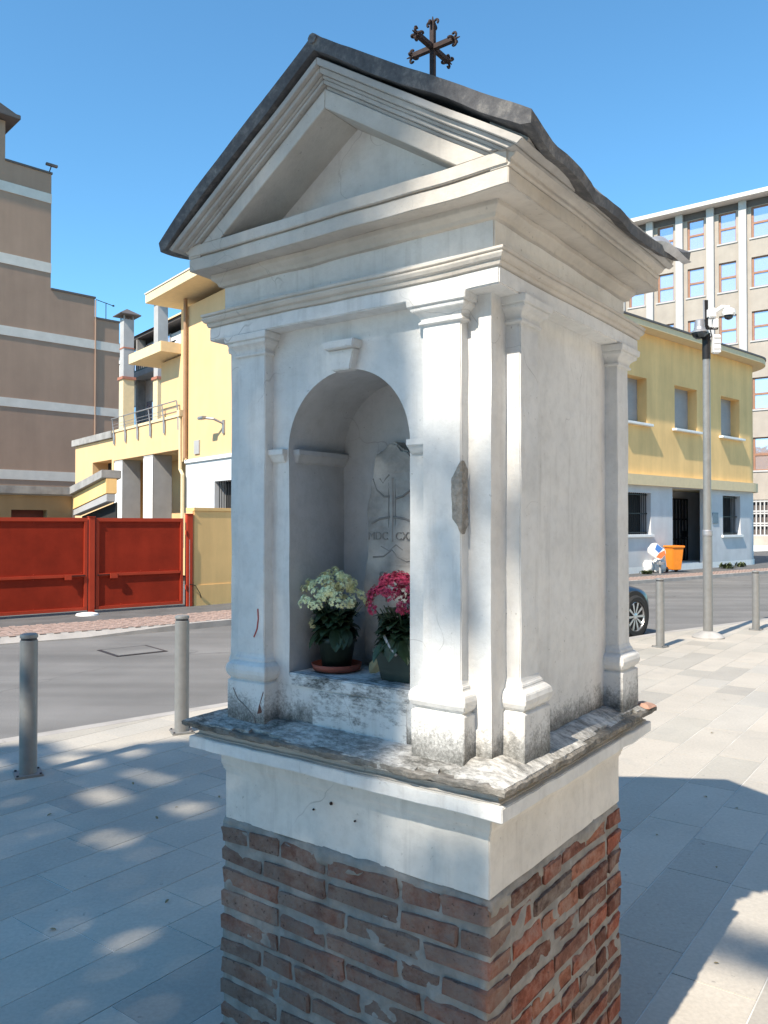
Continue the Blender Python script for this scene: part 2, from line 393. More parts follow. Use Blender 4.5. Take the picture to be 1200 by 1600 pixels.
for i in range(len(far_edge) - 1):
    a, b = Vector((*far_edge[i], 0)), Vector((*far_edge[i + 1], 0)); d = (b - a); n = Vector((-d.y, d.x, 0)).normalized() * .14
    top0 = -.075 if i in (2,) else .004; 
    z0, z1 = (-.08 if i < 3 else .004), (-.08 if i < 2 else .004)
    q = [a, b, b + n, a + n]
    kb.add([(p.x, p.y, -.12) for p in q] + [(q[0].x, q[0].y, z0), (q[1].x, q[1].y, z1), (q[2].x, q[2].y, .004), (q[3].x, q[3].y, .004)],
           [(0, 3, 2, 1), (4, 5, 6, 7), (0, 1, 5, 4), (1, 2, 6, 5), (2, 3, 7, 6), (3, 0, 4, 7)])
kb.build('kerb', M_KERB, sw)
# small porphyry setts along the kerb, in joined rows (too small to pick apart)
st = MB()
for i in range(1, len(far_edge) - 1):
    a, b = Vector((*far_edge[i], 0)), Vector((*far_edge[i + 1], 0)); d = (b - a); Ln = d.length; d.normalize(); n = Vector((-d.y, d.x, 0))
    wide = 1.35 if i < 5 else .95
    k = 0
    s = 0.0
    step = .105
    while s < min(Ln, 14):
        t = .16 + (.05 if k % 2 else 0)
        while t < wide:
            if abs(s) < Ln:
                p = a + d * (s + random.uniform(-.006, .006)) + n * (t + random.uniform(-.006, .006)); z = .006 + random.uniform(0, .006); h = .044
                e1, e2 = d * h, n * h
                q = [p - e1 - e2, p + e1 - e2, p + e1 + e2, p - e1 + e2]
                st.add([(v.x, v.y, z) for v in q] + [(v.x, v.y, 0) for v in q], [(0, 1, 2, 3), (0, 4, 5, 1), (1, 5, 6, 2), (2, 6, 7, 3), (3, 7, 4, 0)])
            t += step
        s += step; k += 1
o = st.build('porphyry_setts', M_PORPH, sw, kind='stuff', fix=False)
# near pavement: mortar bed and stone strips laid along the shrine's long axis
OX, OY = .1297 * 1.95, 1.95
TH = R(36.5)
AX = Vector((math.cos(TH), -math.sin(TH), 0)); AY = Vector((math.sin(TH), math.cos(TH), 0)); ORG = Vector((OX, OY, 0))
bed = [(x, y) for x, y in near_edge] + [(22, -14), (-14, -14)]
pav = struct('pavement', MB().add([(x, y, -.0022) for x, y in bed], [tuple(reversed(range(len(bed))))]), M_JOINT)
ke = MB()
for i in range(len(near_edge) - 1):
    a, b = Vector((*near_edge[i], 0)), Vector((*near_edge[i + 1], 0)); n = Vector((-(b - a).y, (b - a).x, 0)).normalized() * -.12
    q = [a, b, b + n, a + n]
    ke.add([(p.x, p.y, -.12) for p in q] + [(p.x, p.y, .001) for p in q], [(0, 3, 2, 1), (4, 5, 6, 7), (0, 1, 5, 4), (1, 2, 6, 5), (2, 3, 7, 6), (3, 0, 4, 7)])
ke.build('kerb', M_KERB, pav)
def clip(poly, p, n):
    out = []
    for i in range(len(poly)):
        a, b = poly[i], poly[(i + 1) % len(poly)]; da, db = (a - p).dot(n), (b - p).dot(n)
        if da <= 0: out.append(a)
        if (da < 0 < db) or (db < 0 < da): out.append(a + (b - a) * (da / (da - db)))
    return out
EL = []
for i in range(len(near_edge) - 1):
    a, b = Vector((*near_edge[i], 0)), Vector((*near_edge[i + 1], 0)); n = Vector((-(b - a).y, (b - a).x, 0)).normalized()
    EL.append((a - n * .12, n))
rs = random.Random(5)
slabs = []
PW = .2955
for i in range(-46, 48):
    xa, xb = .026 + PW * i, .026 + PW * (i + 1)
    y = -9 - rs.random()
    while y < 24:
        ln = rs.choice([.45, .6, .6, .75, .9, 1.05]); ya, yb = y, y + ln; y = yb
        g = .0028
        poly = [ORG + AX * a + AY * b for a, b in ((xa + g, ya + g), (xb - g, ya + g), (xb - g, yb - g), (xa + g, yb - g))]
        for p, n in EL:
            poly = clip(poly, p, n)
            if len(poly) < 3: break
        if len(poly) < 3: continue
        c = sum(poly, Vector()) / len(poly)
        if c.y < .4 or abs(c.x) > .62 * c.y + 1.4 or c.y > 24: continue
        if -.9 < (c - ORG).dot(AX) < -.05 and .05 < (c - ORG).dot(AY) < .85: continue
        vis = abs(c.x) < .50 * c.y + .25 and c.y > 2.2
        hid = False
        slabs.append(((c - Vector((0, .5, 0))).length + (0 if vis else 6), poly, c))
slabs.sort(key=lambda t: t[0])
def slab_geo(m, poly, c, dz):
    n = len(poly)
    tl = Vector((rs.uniform(-.0010, .0010), rs.uniform(-.0010, .0010)))
    top = [(p.x, p.y, dz + (p - c).x * tl.x + (p - c).y * tl.y) for p in poly]
    bot = [(p.x, p.y, -.012) for p in poly]
    m.add(top + bot, [tuple(range(n))] + [(i, n + i, n + (i + 1) % n, (i + 1) % n) for i in range(n)])
for k, (_, poly, c) in enumerate(slabs[:295]):
    m = MB(); loc = [p - c for p in poly]; slab_geo(m, loc, Vector(), rs.uniform(-.0005, .0005))
    s = m.build('paving_slab', M_SLAB, pav, fix=True); s.location = c
# the farther slabs: a few joined sheets so that tones still differ stone by stone
rest = MB()
for _, poly, c in slabs[295:]: slab_geo(rest, poly, c, rs.uniform(-.0005, .0005))
def slab_far():
    m, N, L, P = newmat('paving_stone_far'); geo = N.new('ShaderNodeNewGeometry')
    base = ramp(N, L, geo.outputs['Random Per Island'], [(0, (.355, .33, .29)), (.25, (.395, .37, .32)), (.45, (.435, .40, .345)), (.8, (.475, .43, .365)), (1, (.405, .385, .345))])
    c = mixc(N, L, 1.0, base, ramp(N, L, nz(N, L, geo.outputs['Position'], 1.1, 6), [(.3, .88), (.7, 1.08)]), 'MULTIPLY')
    c = mixc(N, L, 1.0, c, ramp(N, L, nz(N, L, geo.outputs['Position'], 55, 8, .7), [(.3, .86), (.7, 1.1)]), 'MULTIPLY')
    L.new(c, P.inputs['Base Color']); P.inputs['Roughness'].default_value = .62; return m
rest.build('paving_slab', slab_far(), pav, kind='stuff')
# manhole cover in the road
mh = thing('manhole_cover', 'flat grey manhole cover set in the asphalt in front of the red gate', 'manhole cover', (-3.49, 11.18, -.096), az=50)
MB().box(-.36, .36, -.36, .36, 0, .004).build('frame', M_BOLLD, mh)
MB().box(-.31, .31, -.31, .31, .004, .008).build('lid', M_ROAD, mh)

exec_parts = []
# ================================================================ THE SHRINE
SH = thing('wayside_shrine', 'white plastered wayside shrine with gabled roof and flower niche on a brick base', 'shrine', (OX, OY, 0), az=90 + 36.5)
# pedestal: mortar core and single bricks
ped = MB().stack((-.9385, -.0065, .0065, .8775), [(0, -.01), (0, .722)]).build('pedestal', M_MORTAR, SH, sub=.02, amp=.0062, nsc=24, smooth=True)
def brick_mesh(lx, ly, lz, seed, mat):
    bm = bmesh.new(); bmesh.ops.create_cube(bm, size=1)
    bmesh.ops.scale(bm, vec=(lx, ly, lz), verts=bm.verts)
    bmesh.ops.bevel(bm, geom=list(bm.edges), offset=.0045, segments=1, affect='EDGES')
    r = random.Random(seed)
    for v in bm.verts: v.co += Vector((r.uniform(-1, 1), r.uniform(-1, 1), r.uniform(-1, 1))) * .0045
    me = bpy.data.meshes.new('brick'); bm.to_mesh(me); bm.free(); me.materials.append(mat); return me
BH = .0495
BM = {}
for L_ in (.24, .17, .115):
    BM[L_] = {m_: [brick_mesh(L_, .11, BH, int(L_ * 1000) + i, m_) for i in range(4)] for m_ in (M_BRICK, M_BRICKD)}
rb = random.Random(11)
def brick_row(a, b, put):
    s = a; first = True
    while s < b - .03:
        L_ = rb.choice([.24, .24, .24, .115, .17]) if not first else rb.choice([.24, .115, .17])
        first = False
        if b - s < L_ + .06: L_ = b - s
        put(s, min(s + L_, b)); s += L_ + .011
def place_brick(cx, cy, cz, ln, along_y):
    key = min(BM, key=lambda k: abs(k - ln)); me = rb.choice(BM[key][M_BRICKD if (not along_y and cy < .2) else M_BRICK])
    o = bpy.data.objects.new('brick', me); COL.objects.link(o); o.parent = ped
    ins = rb.uniform(-.002, .0045); o.location = (cx + ((-ins if cx > -.5 else ins) if along_y else rb.uniform(-.003, .003)), cy + (rb.uniform(-.003, .003) if along_y else (ins if cy < .4 else -ins)), cz + rb.uniform(-.0035, .0035))
    o.rotation_euler = (rb.uniform(-.012, .012), rb.uniform(-.02, .02), (math.pi / 2 if along_y else 0) + rb.uniform(-.008, .008))
    o.scale = (ln / key, 1, rb.uniform(.84, 1.08))
for c in range(11):
    z = .724 - .068 * c - BH / 2
    if z < .0: z = .02
    e = c % 2
    x0, x1 = -.945, 0.0; y0, y1 = 0.0, .884
    brick_row(x0, x1, lambda a, b: place_brick((a + b) / 2, y0 + .055, z, b - a, False))
    brick_row(y0 + .122, y1 - .122, lambda a, b: place_brick(x1 - .055, (a + b) / 2, z, b - a, True))
    brick_row(y0 + .122, y1 - .122, lambda a, b: place_brick(x0 + .055, (a + b) / 2, z, b - a, True))
    brick_row(x0, x1, lambda a, b: place_brick((a + b) / 2, y1 - .055, z, b - a, False))
# the mortar bed just under the plinth
CR = (-.926, -.004, .022, .868)      # core rectangle
MB().stack((-.936, -.004, .006, .876), [(0, .70), (.002, .73), (-.003, .748)]).build('mortar_bed', M_MORTAR, SH, sub=.03, amp=.007, nsc=26, smooth=True)
# plinth band, with a faint moulding below the ledge
MB().stack((-.93, -.002, .006, .874), [(0, .742), (0, .893), (.005, .895), (.006, .905), (.010, .915), (.012, .972)]).build('plinth', M_PLS, SH, bev=.0025, sub=.04, amp=.0022, smooth=False)
# ledge: corona, sunk moulding
LR = (-.93, -.002, .006, .874)
MB().stack(LR, [(.012, .976), (.070, .976), (.074, .967), (.080, .967), (.080, 1.001), (.060, 1.0025)]).build('ledge', M_PL, SH, bev=.002, sub=.03, amp=.003, nsc=12)
MB().stack(LR, [(.05, 1.0030), (.068, 1.0032), (.068, 1.007), (.060, 1.009), (.058, 1.016), (.064, 1.023), (.078, 1.0275), (.05, 1.028)]).build('ledge_moulding', M_PLG, SH, bev=.001, sub=.03, amp=.0025, nsc=12)
MB().stack(LR, [(.02, 1.0285), (.074, 1.0285), (.086, 1.030), (.093, 1.034), (.094, 1.046), (.088, 1.050)]).build('ledge_rim', M_RIMD, SH, sub=.012, amp=.0055, nsc=30)
# broken crust on the ledge
cr = MB()
NX, NY = 96, 92
x0, x1, y0, y1 = LR[0] - .100, LR[1] + .100, LR[2] - .100, LR[3] + .100
def crust(x, y):
    d = min(x - x0, x1 - x, y - y0, y1 - y)
    n = noise.fractal(Vector((x * 9, y * 9, 3.3)), .9, 2.1, 5)
    lim = .012 + max(0, noise.noise(Vector((x * 5.5, y * 5.5, 8.8)))) * .045
    ok = d > lim * .8
    return ok, 1.047 + n * .004 + min(d, .09) * .34
vs = {}
for i in range(NX + 1):
    for j in range(NY + 1):
        x = x0 + (x1 - x0) * i / NX; y = y0 + (y1 - y0) * j / NY
        jx = noise.noise_vector(Vector((x * 40, y * 40, 1))) * .004
        ok, z = crust(x, y); vs[i, j] = (x + jx.x, y + jx.y, z, ok)
vid = {}; V = []; F = []
def vi(i, j, t):
    k = (i, j, t)
    if k not in vid:
        x, y, z, ok = vs[i, j]; vid[k] = len(V); V.append((x, y, z if t else 1.032)); 
    return vid[k]
cell = {}
for i in range(NX):
    for j in range(NY): cell[i, j] = all(vs[a, b][3] for a, b in ((i, j), (i + 1, j), (i + 1, j + 1), (i, j + 1)))
for (i, j), okc in cell.items():
    if not okc: continue
    F.append((vi(i, j, 1), vi(i + 1, j, 1), vi(i + 1, j + 1, 1), vi(i, j + 1, 1)))
    for (di, dj), (a, b) in {(0, -1): ((i, j), (i + 1, j)), (1, 0): ((i + 1, j), (i + 1, j + 1)), (0, 1): ((i + 1, j + 1), (i, j + 1)), (-1, 0): ((i, j + 1), (i, j))}.items():
        if not cell.get((i + di, j + dj), False): F.append((vi(*a, 1), vi(*a, 0), vi(*b, 0), vi(*b, 1)))
cr.v, cr.f = V, F
cr.build('ledge_crust', M_LEDGE, SH)
# loose brick fragment at the rear corner of the ledge
MB().add([(.03, .87, 1.053), (.095, .89, 1.053), (.10, .955, 1.053), (.045, .96, 1.053), (.035, .885, 1.070), (.08, .90, 1.068), (.088, .95, 1.061), (.05, .955, 1.065)],
         [(0, 3, 2, 1), (4, 5, 6, 7), (0, 1, 5, 4), (1, 2, 6, 5), (2, 3, 7, 6), (3, 0, 4, 7)]).build('brick_fragment', simple('terracotta_shard', (.36, .215, .16), .9, var=.2, scale=30), SH, bev=.002)

# body with the arched niche
NXL, NXR, NZ0, NZS, NYB = -.679, -.246, 1.213, 1.867, .275
NCX, NR = (NXL + NXR) / 2, (NXR - NXL) / 2
ZB, ZT = 1.02, 2.235
b = MB(); yf = CR[2]
def q(m, a, b_, c, d): m.add([a, b_, c, d], [(0, 1, 2, 3)])
q(b, (CR[0], yf, ZB), (NXL, yf, ZB), (NXL, yf, ZT), (CR[0], yf, ZT))
q(b, (NXR, yf, ZB), (CR[1], yf, ZB), (CR[1], yf, ZT), (NXR, yf, ZT))
q(b, (NXL, yf, ZB), (NXR, yf, ZB), (NXR, yf, NZ0 - .004), (NXL, yf, NZ0 - .004))
arc = [(NCX - NR * math.cos(math.pi * k / 32), NZS + NR * math.sin(math.pi * k / 32)) for k in range(33)]
for k in range(32):
    (xa, za), (xb, zb) = arc[k], arc[k + 1]
    q(b, (xa, yf, za), (xb, yf, zb), (xb, yf, ZT), (xa, yf, ZT))
q(b, (CR[1], yf, ZB), (CR[1], CR[3], ZB), (CR[1], CR[3], ZT), (CR[1], yf, ZT))
q(b, (CR[1], CR[3], ZB), (CR[0], CR[3], ZB), (CR[0], CR[3], ZT), (CR[1], CR[3], ZT))
q(b, (CR[0], CR[3], ZB), (CR[0], yf, ZB), (CR[0], yf, ZT), (CR[0], CR[3], ZT))
b.build('body', M_PL, SH, sub=.04, amp=.0024, nsc=7, fix=False)
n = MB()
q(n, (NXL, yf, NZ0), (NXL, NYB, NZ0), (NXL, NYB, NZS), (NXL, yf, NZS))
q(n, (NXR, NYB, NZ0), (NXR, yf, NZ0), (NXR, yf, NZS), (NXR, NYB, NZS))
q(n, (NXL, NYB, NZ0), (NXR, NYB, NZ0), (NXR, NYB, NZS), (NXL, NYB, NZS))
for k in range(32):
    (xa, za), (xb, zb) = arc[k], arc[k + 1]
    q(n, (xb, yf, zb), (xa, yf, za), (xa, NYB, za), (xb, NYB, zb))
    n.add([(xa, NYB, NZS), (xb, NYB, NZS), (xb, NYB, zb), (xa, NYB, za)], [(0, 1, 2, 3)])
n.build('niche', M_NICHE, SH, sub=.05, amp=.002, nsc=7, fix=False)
MB().box(NXL - .002, NXR + .002, yf - .003, NYB, NZ0 - .035, NZ0 + .003).build('niche_sill', M_SILL, SH, bev=.004, sub=.03, amp=.002)
MB().box(-.585, NXR - .01, yf - .002, yf + .02, 1.035, NZ0 - .036).build('rough_patch', M_SILL, SH, sub=.03, amp=.0012)
# keystone
ks = MB(); ks.prism_y([(NCX - .032, 2.079), (NCX + .032, 2.079), (NCX + .046, 2.137), (NCX - .046, 2.137)], -.004, yf + .01)
ks.build('keystone', M_PL, SH, bev=.003, sub=.03, amp=.0015)
MB().prism_y([(NCX - .053, 2.1375), (NCX + .053, 2.1375), (NCX + .056, 2.161), (NCX - .056, 2.161)], -.018, yf + .01).build('keystone_cap', M_PL, SH, bev=.003, sub=.03, amp=.0015)
# imposts: front pieces, and returns inside the niche
def impost_prof(m, x0, x1, y0, y1, ox0, ox1, oy):
    m.stack((x0, x1, y0, y1), [((0, 0, 0, 0), NZS - .034), ((ox0 * .3, ox1 * .3, oy * .3, 0), NZS - .03), ((ox0 * .8, ox1 * .8, oy * .8, 0), NZS - .012), ((ox0, ox1, oy, 0), NZS - .010), ((ox0, ox1, oy, 0), NZS + .006)])
m = MB(); impost_prof(m, -.746, NXL - .012, yf, yf + .01, 0, .006, .022); m.build('impost', M_PL, SH, bev=.0015)
m = MB(); impost_prof(m, NXR + .008, -.184, yf, yf + .01, .006, 0, .022); m.build('impost', M_PL, SH, bev=.0015)
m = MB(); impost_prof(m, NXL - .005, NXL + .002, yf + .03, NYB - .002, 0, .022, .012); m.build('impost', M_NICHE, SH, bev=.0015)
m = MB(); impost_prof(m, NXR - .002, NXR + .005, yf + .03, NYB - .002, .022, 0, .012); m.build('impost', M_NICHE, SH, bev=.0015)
# pilasters: (x0,x1,y0,y1) shafts
shafts = [((-.184, -.070, -.012, .03), 'front'), ((-.860, -.746, -.012, .03), 'front'),
          ((-.01, .035, .100, .203), 'side'), ((-.01, .035, .772, .872), 'side'),
          ((-.965, -.92, .100, .203), 'left'), ((-.965, -.92, .772, .872), 'left'),
          ((-.184, -.070, .86, .902), 'back'), ((-.860, -.746, .86, .902), 'back')]
for (r_, side) in shafts:
    f = {'front': (1, 1, 1, 0), 'side': (0, 1, 1, 1), 'left': (1, 0, 1, 1), 'back': (1, 1, 0, 1)}[side]
    O_ = lambda a: tuple(a * k for k in f)
    p = MB().stack(r_, [(O_(0), 1.25), (O_(0), 2.158)]).build('pilaster', M_PL, SH, bev=.0025, sub=.04, amp=.0018)
    base = MB().stack(r_, [(O_(.021), 1.03), (O_(.021), 1.183), (O_(.012), 1.186), (O_(.012), 1.190), (O_(.020), 1.195), (O_(.0255), 1.207), (O_(.0265), 1.218), (O_(.0235), 1.231), (O_(.014), 1.240), (O_(.008), 1.242), (O_(.008), 1.250), (O_(.003), 1.256), (O_(0), 1.268)])
    base.build('base', M_PL, p, bev=.0015, sub=.04, amp=.0022)
    cap = MB().stack(r_, [(O_(0.0000), 2.1526), (O_(0.0000), 2.1559), (O_(0.0076), 2.1576), (O_(0.0093), 2.1615), (O_(0.0076), 2.1654), (O_(0.0034), 2.1671), (O_(0.0051), 2.1761), (O_(0.0119), 2.1845), (O_(0.0221), 2.1906), (O_(0.0238), 2.1985), (O_(0.0221), 2.2007), (O_(0.0289), 2.2024), (O_(0.0306), 2.2186), (O_(0.0289), 2.2220)])
    cap.build('capital', M_PL, p, bev=.0012, sub=.04, amp=.002)
# architrave and its crown moulding
AR = (-.965, .05, -.035, .925)
MB().stack(AR, [(0, 2.221), (0, 2.262)]).build('architrave', M_PL, SH, bev=.003, sub=.04, amp=.0025, nsc=6)
MB().stack(AR, [(-.004, 2.2625), (.004, 2.264), (.007, 2.272), (.006, 2.275), (.013, 2.278), (.018, 2.287), (.018, 2.291), (.014, 2.293), (.020, 2.296), (.020, 2.303), (0, 2.308)]).build('architrave_moulding', M_PLD, SH, bev=.0008, sub=.04, amp=.0025, nsc=6)
FR = (-.93, .018, -.005, .885)
MB().stack(FR, [(0, 2.305), (0, 2.425)]).build('frieze', M_PL, SH, bev=.003, sub=.04, amp=.003, nsc=6)
# cornice
KR = (-.985, .11, -.10, .955)
MB().stack(FR, [(.002, 2.388), (.012, 2.390), (.016, 2.400), (.026, 2.408), (.030, 2.412), (.030, 2.426)]).build('bed_moulding', M_PLD, SH, bev=.001, sub=.04, amp=.003)
MB().stack(KR, [((-.01), 2.426), (0, 2.4225), (0, 2.460), (-.007, 2.462), (-.007, 2.466)]).build('cornice', M_PLD, SH, bev=.002, sub=.04, amp=.0035, nsc=6)
CX = -.437; TN = .645; CA = .84
def zl(o, dx): return 2.763 + o / CA - TN * dx
MB().box(KR[0] + .003, KR[1] - .003, -.103, .04, 2.4665, 2.499).build('cornice_fillet', M_PLD, SH, bev=.002, sub=.04, amp=.003, nsc=6)
# tympanum and gable
MB().prism_y([(CX - .5, 2.467), (CX + .5, 2.467), (CX, 2.80)], .045, .93).build('tympanum', M_PL, SH, sub=.04, amp=.003)
def rake(o0, o1, y0, W0, W1, name, mat, amp=.002, bevel=.0015):
    """one band of the raking cornice, from perpendicular offset o0 to o1 and half-width W"""
    for sgn in (-1, 1):
        a = (CX, zl(o0, 0)); b_ = (CX + sgn * W0, zl(o0, W0)); c = (CX + sgn * W1, zl(o1, W1)); d = (CX, zl(o1, 0))
        poly = [a, b_, c, d] if sgn > 0 else [a, d, c, b_]
        MB().prism_y(poly, y0, .95).build(name, mat, SH, bev=bevel, sub=.05, amp=amp, nsc=6)
def clipw(o): return min(.60, (zl(o, 0) - 2.4995) / TN)
rake(0, .042, -.100, clipw(0), clipw(.042), 'raking_cornice', M_PLD)
rake(.0425, .052, -.094, clipw(.0425), clipw(.052), 'raking_moulding', M_PLG)
rake(.0525, .062, -.108, .50, .52, 'raking_moulding', M_PLG)
rake(.0625, .070, -.112, .53, .545, 'raking_moulding', M_PLG)
rake(.0705, .084, -.124, .555, .575, 'raking_moulding', M_PLG)
rake(.0845, .101, -.136, .585, .60, 'raking_moulding', M_PLG)
# side cornice: S-shaped moulding rising from corona to the eaves
for sgn, xe in ((1, KR[1]), (-1, KR[0])):
    pr = [(-.05, 2.462), (.0, 2.462), (.004, 2.468), (.003, 2.478), (.012, 2.482), (.020, 2.492), (.030, 2.500), (.046, 2.506), (.05, 2.512), (.05, 2.526), (.0, 2.56), (-.05, 2.58)]
    poly = [(xe + sgn * a, z) for a, z in pr]
    if sgn < 0: poly = poly[::-1]
    MB().prism_y(poly, -.099, .955).build('eaves_moulding', M_PLD, SH, bev=.001, sub=.05, amp=.0025, nsc=6)
# roof: two sagging lead-and-mortar slopes
EAV = [(-.15, .012), (-.03, -.022), (.04, -.020), (.115, -.024), (.175, -.038), (.19, -.05), (.28, -.040), (.4, -.038), (.47, -.052), (.66, -.042), (.78, -.036), (.95, .005), (1.03, .03)]
def eave(y):
    for (a, u), (c, v) in zip(EAV, EAV[1:]):
        if a <= y <= c: return u + (v - u) * (y - a) / (c - a)
    return EAV[0][1] if y < EAV[0][0] else EAV[-1][1]
def zroof(x, y, sgn):
    dx = abs(x - CX); z = 2.937 - TN * dx * (1 - .03 * math.sin(dx * 5))
    t = max(0, (dx - .38) / .245) ** 1.7
    z += (eave(y) if sgn > 0 else -.006 + .01 * math.sin(y * 9)) * t * .9
    z += noise.noise(Vector((x * 6, y * 6, 1.7))) * .005 + noise.noise(Vector((x * 25, y * 25, 4))) * .001
    return z
for sgn in (1, -1):
    m = MB(); nu, nv = 26, 44; top = []; bot = []
    for j in range(nv + 1):
        y = -.15 + 1.18 * j / nv
        for i in range(nu + 1):
            dx = .628 * i / nu
            yy = y + (noise.noise(Vector((dx * 8, 5.5, 0))) * .008 * .4 if j in (0, nv) else 0)
            xx = CX + sgn * (dx + (noise.noise(Vector((y * 7, 2.2, 0))) * .010 if i == nu else 0))
            z = zroof(xx, yy, sgn); th = .040 + .006 * noise.noise(Vector((dx * 9, yy * 9, 9)))
            if i == nu: th = .027
            top.append((xx, yy, z)); bot.append((xx - sgn * .004, yy + (.004 if j == 0 else 0), z - th))
    N0 = len(top); W_ = nu + 1; fs = []
    for j in range(nv):
        for i in range(nu):
            a = j * W_ + i; fs.append((a, a + 1, a + W_ + 1, a + W_)); fs.append((N0 + a, N0 + a + W_, N0 + a + W_ + 1, N0 + a + 1))
    for j in range(nv): a = j * W_ + nu; fs.append((a, a + W_, N0 + a + W_, N0 + a)); a = j * W_; fs.append((a, a + W_, N0 + a + W_, N0 + a))
    for i in range(nu): fs.append((i, i + 1, N0 + i + 1, N0 + i)); a = nv * W_ + i; fs.append((a, a + 1, N0 + a + 1, N0 + a))
    m.add(top + bot, fs)
    m.build('roof_slope', M_ROOF, SH, smooth=False)
MB().tube([(CX, -.152 + .03 * k, 2.925 + .003 * math.sin(k)) for k in range(40)], .014, 8).build('ridge', M_ROOF, SH, sub=.05, amp=.003, nsc=15)
# curled lead flap at the rear corner of the right eave
fl = MB(); top = []; N_ = 12
for k in range(N_ + 1):
    t = k / N_; y = .60 + .33 * t; x = .176 + .018 * t ** 1.5
    zc = 2.472 + .012 * math.sin(t * 3) + .015 * t
    h = .004 + .034 * math.sin(min(1, t * 1.15) * math.pi * .9) ** 1.2
    top += [(x + .004, y, zc), (x + .014 + .012 * t, y + .01, zc + h * .55), (x - .002, y + .035, zc + h + .012)]
fl.add(top, [(3 * k + i, 3 * k + 3 + i, 3 * k + 4 + i, 3 * k + 1 + i) for k in range(N_) for i in (0, 1)])
fo = fl.build('lead_flap', M_LEAD, SH)
sm = fo.modifiers.new('thickness', 'SOLIDIFY'); sm.thickness = .004
# iron cross with three crossing bars
cz = 3.19; cxx, cyy = -.448, .445
ic = MB().box(cxx - .008, cxx + .008, cyy - .008, cyy + .008, 2.90, 3.272).build('iron_cross', M_IRON, SH, bev=.001)
MB().box(cxx - .080, cxx + .080, cyy - .0075, cyy + .0075, cz - .0085, cz + .0085).build('cross_bar', M_IRON, ic, bev=.001)
MB().box(cxx - .0075, cxx + .0075, cyy - .095, cyy + .095, cz - .008, cz + .008).build('cross_bar', M_IRON, ic, bev=.001)
def scroll(c, d, e, ln=.0):
    """two curls springing from end c along direction d, opening to +-e"""
    m = MB(); c = Vector(c); d = Vector(d); e = Vector(e)
    for s in (1, -1):
        pts = []
        for k in range(9):
            a = k / 8 * 4.3
            rr = .0095 * (1 - k / 8 * .45)
            pts.append(c + d * (.002 + rr * math.sin(a)) + e * s * (.005 + .0095 - rr * math.cos(a)))
        m.tube(pts, .0040, 6)
    m.tube([c - d * .004, c + d * .024], .0060, 6, r1=.0016)
    m.build('scroll', M_IRON, ic)
Z = (0, 0, 1)
for s in (1, -1):
    scroll((cxx + s * .078, cyy, cz), (s, 0, 0), Z); scroll((cxx + s * .072, cyy, cz), (s, 0, 0), (0, 1, 0))
    scroll((cxx, cyy + s * .092, cz), (0, s, 0), Z); scroll((cxx, cyy + s * .086, cz), (0, s, 0), (1, 0, 0))
scroll((cxx, cyy, 3.268), Z, (1, 0, 0)); scroll((cxx, cyy, 3.262), Z, (0, 1, 0))
# missing plaster on the front pilaster's edge
sp = MB(); out = [(-.070, 1.808), (-.083, 1.786), (-.095, 1.768), (-.097, 1.735), (-.094, 1.70), (-.095, 1.682), (-.092, 1.665), (-.082, 1.652), (-.073, 1.650), (-.069, 1.628)]
cx_ = -.076
pts = [(x, -.0150, z) for x, z in out]
inn = [(-.070 - (.012 if 1.64 < z < 1.78 else 0), -.0175, z * .93 + 1.72 * .07) for x, z in out]
rt = [(-.0655, -.014, z) for x, z in out]; rt2 = [(-.0645, .012 if 1.64 < z < 1.8 else -.004, z) for x, z in out]
ml = MB(); n_ = len(out)
ml.add(pts + inn + rt + rt2, [(i, i + 1, n_ + i + 1, n_ + i) for i in range(n_ - 1)] + [(n_ + i, n_ + i + 1, 2 * n_ + i + 1, 2 * n_ + i) for i in range(n_ - 1)] + [(2 * n_ + i, 2 * n_ + i + 1, 3 * n_ + i + 1, 3 * n_ + i) for i in range(n_ - 1)])
ml.build('exposed_mortar', M_RUBBLE, SH, sub=.006, amp=.0022, nsc=80)
# little chips on the pilaster bases and a red scratch
MB().add([(-.728, -.0345, 1.165), (-.745, -.0345, 1.12), (-.752, -.0345, 1.095), (-.735, -.0345, 1.10), (-.7245, -.0345, 1.12), (-.7235, -.03, 1.14)], [(0, 1, 2, 3, 4, 5)]).build('chipped_patch', simple('brick_chip', (.14, .06, .045), .9), SH)
MB().tube([(-.772, -.0135, 1.40), (-.770, -.0135, 1.37), (-.775, -.0135, 1.34), (-.788, -.0135, 1.315)], .0022, 5).build('red_scratch', simple('red_paint_mark', (.35, .06, .06), .6), SH)
MB().tube([(-.855, -.034, 1.16), (-.835, -.0345, 1.13), (-.80, -.0345, 1.11), (-.765, -.0345, 1.085), (-.757, -.0345, 1.05)], .0016, 5).build('crack', M_GROOVE, SH)
for (x, z, r_) in ((-.50, .875, .005), (-.565, .845, .003), (-.415, .845, .003)):
    MB().lathe([(r_, 0), (r_ * .8, .004), (r_ * .3, .005)], 10).build('rust_spot', M_IRON, SH).matrix_local = Matrix.Translation((x, .004, z)) @ Matrix.Rotation(R(90), 4, 'X')
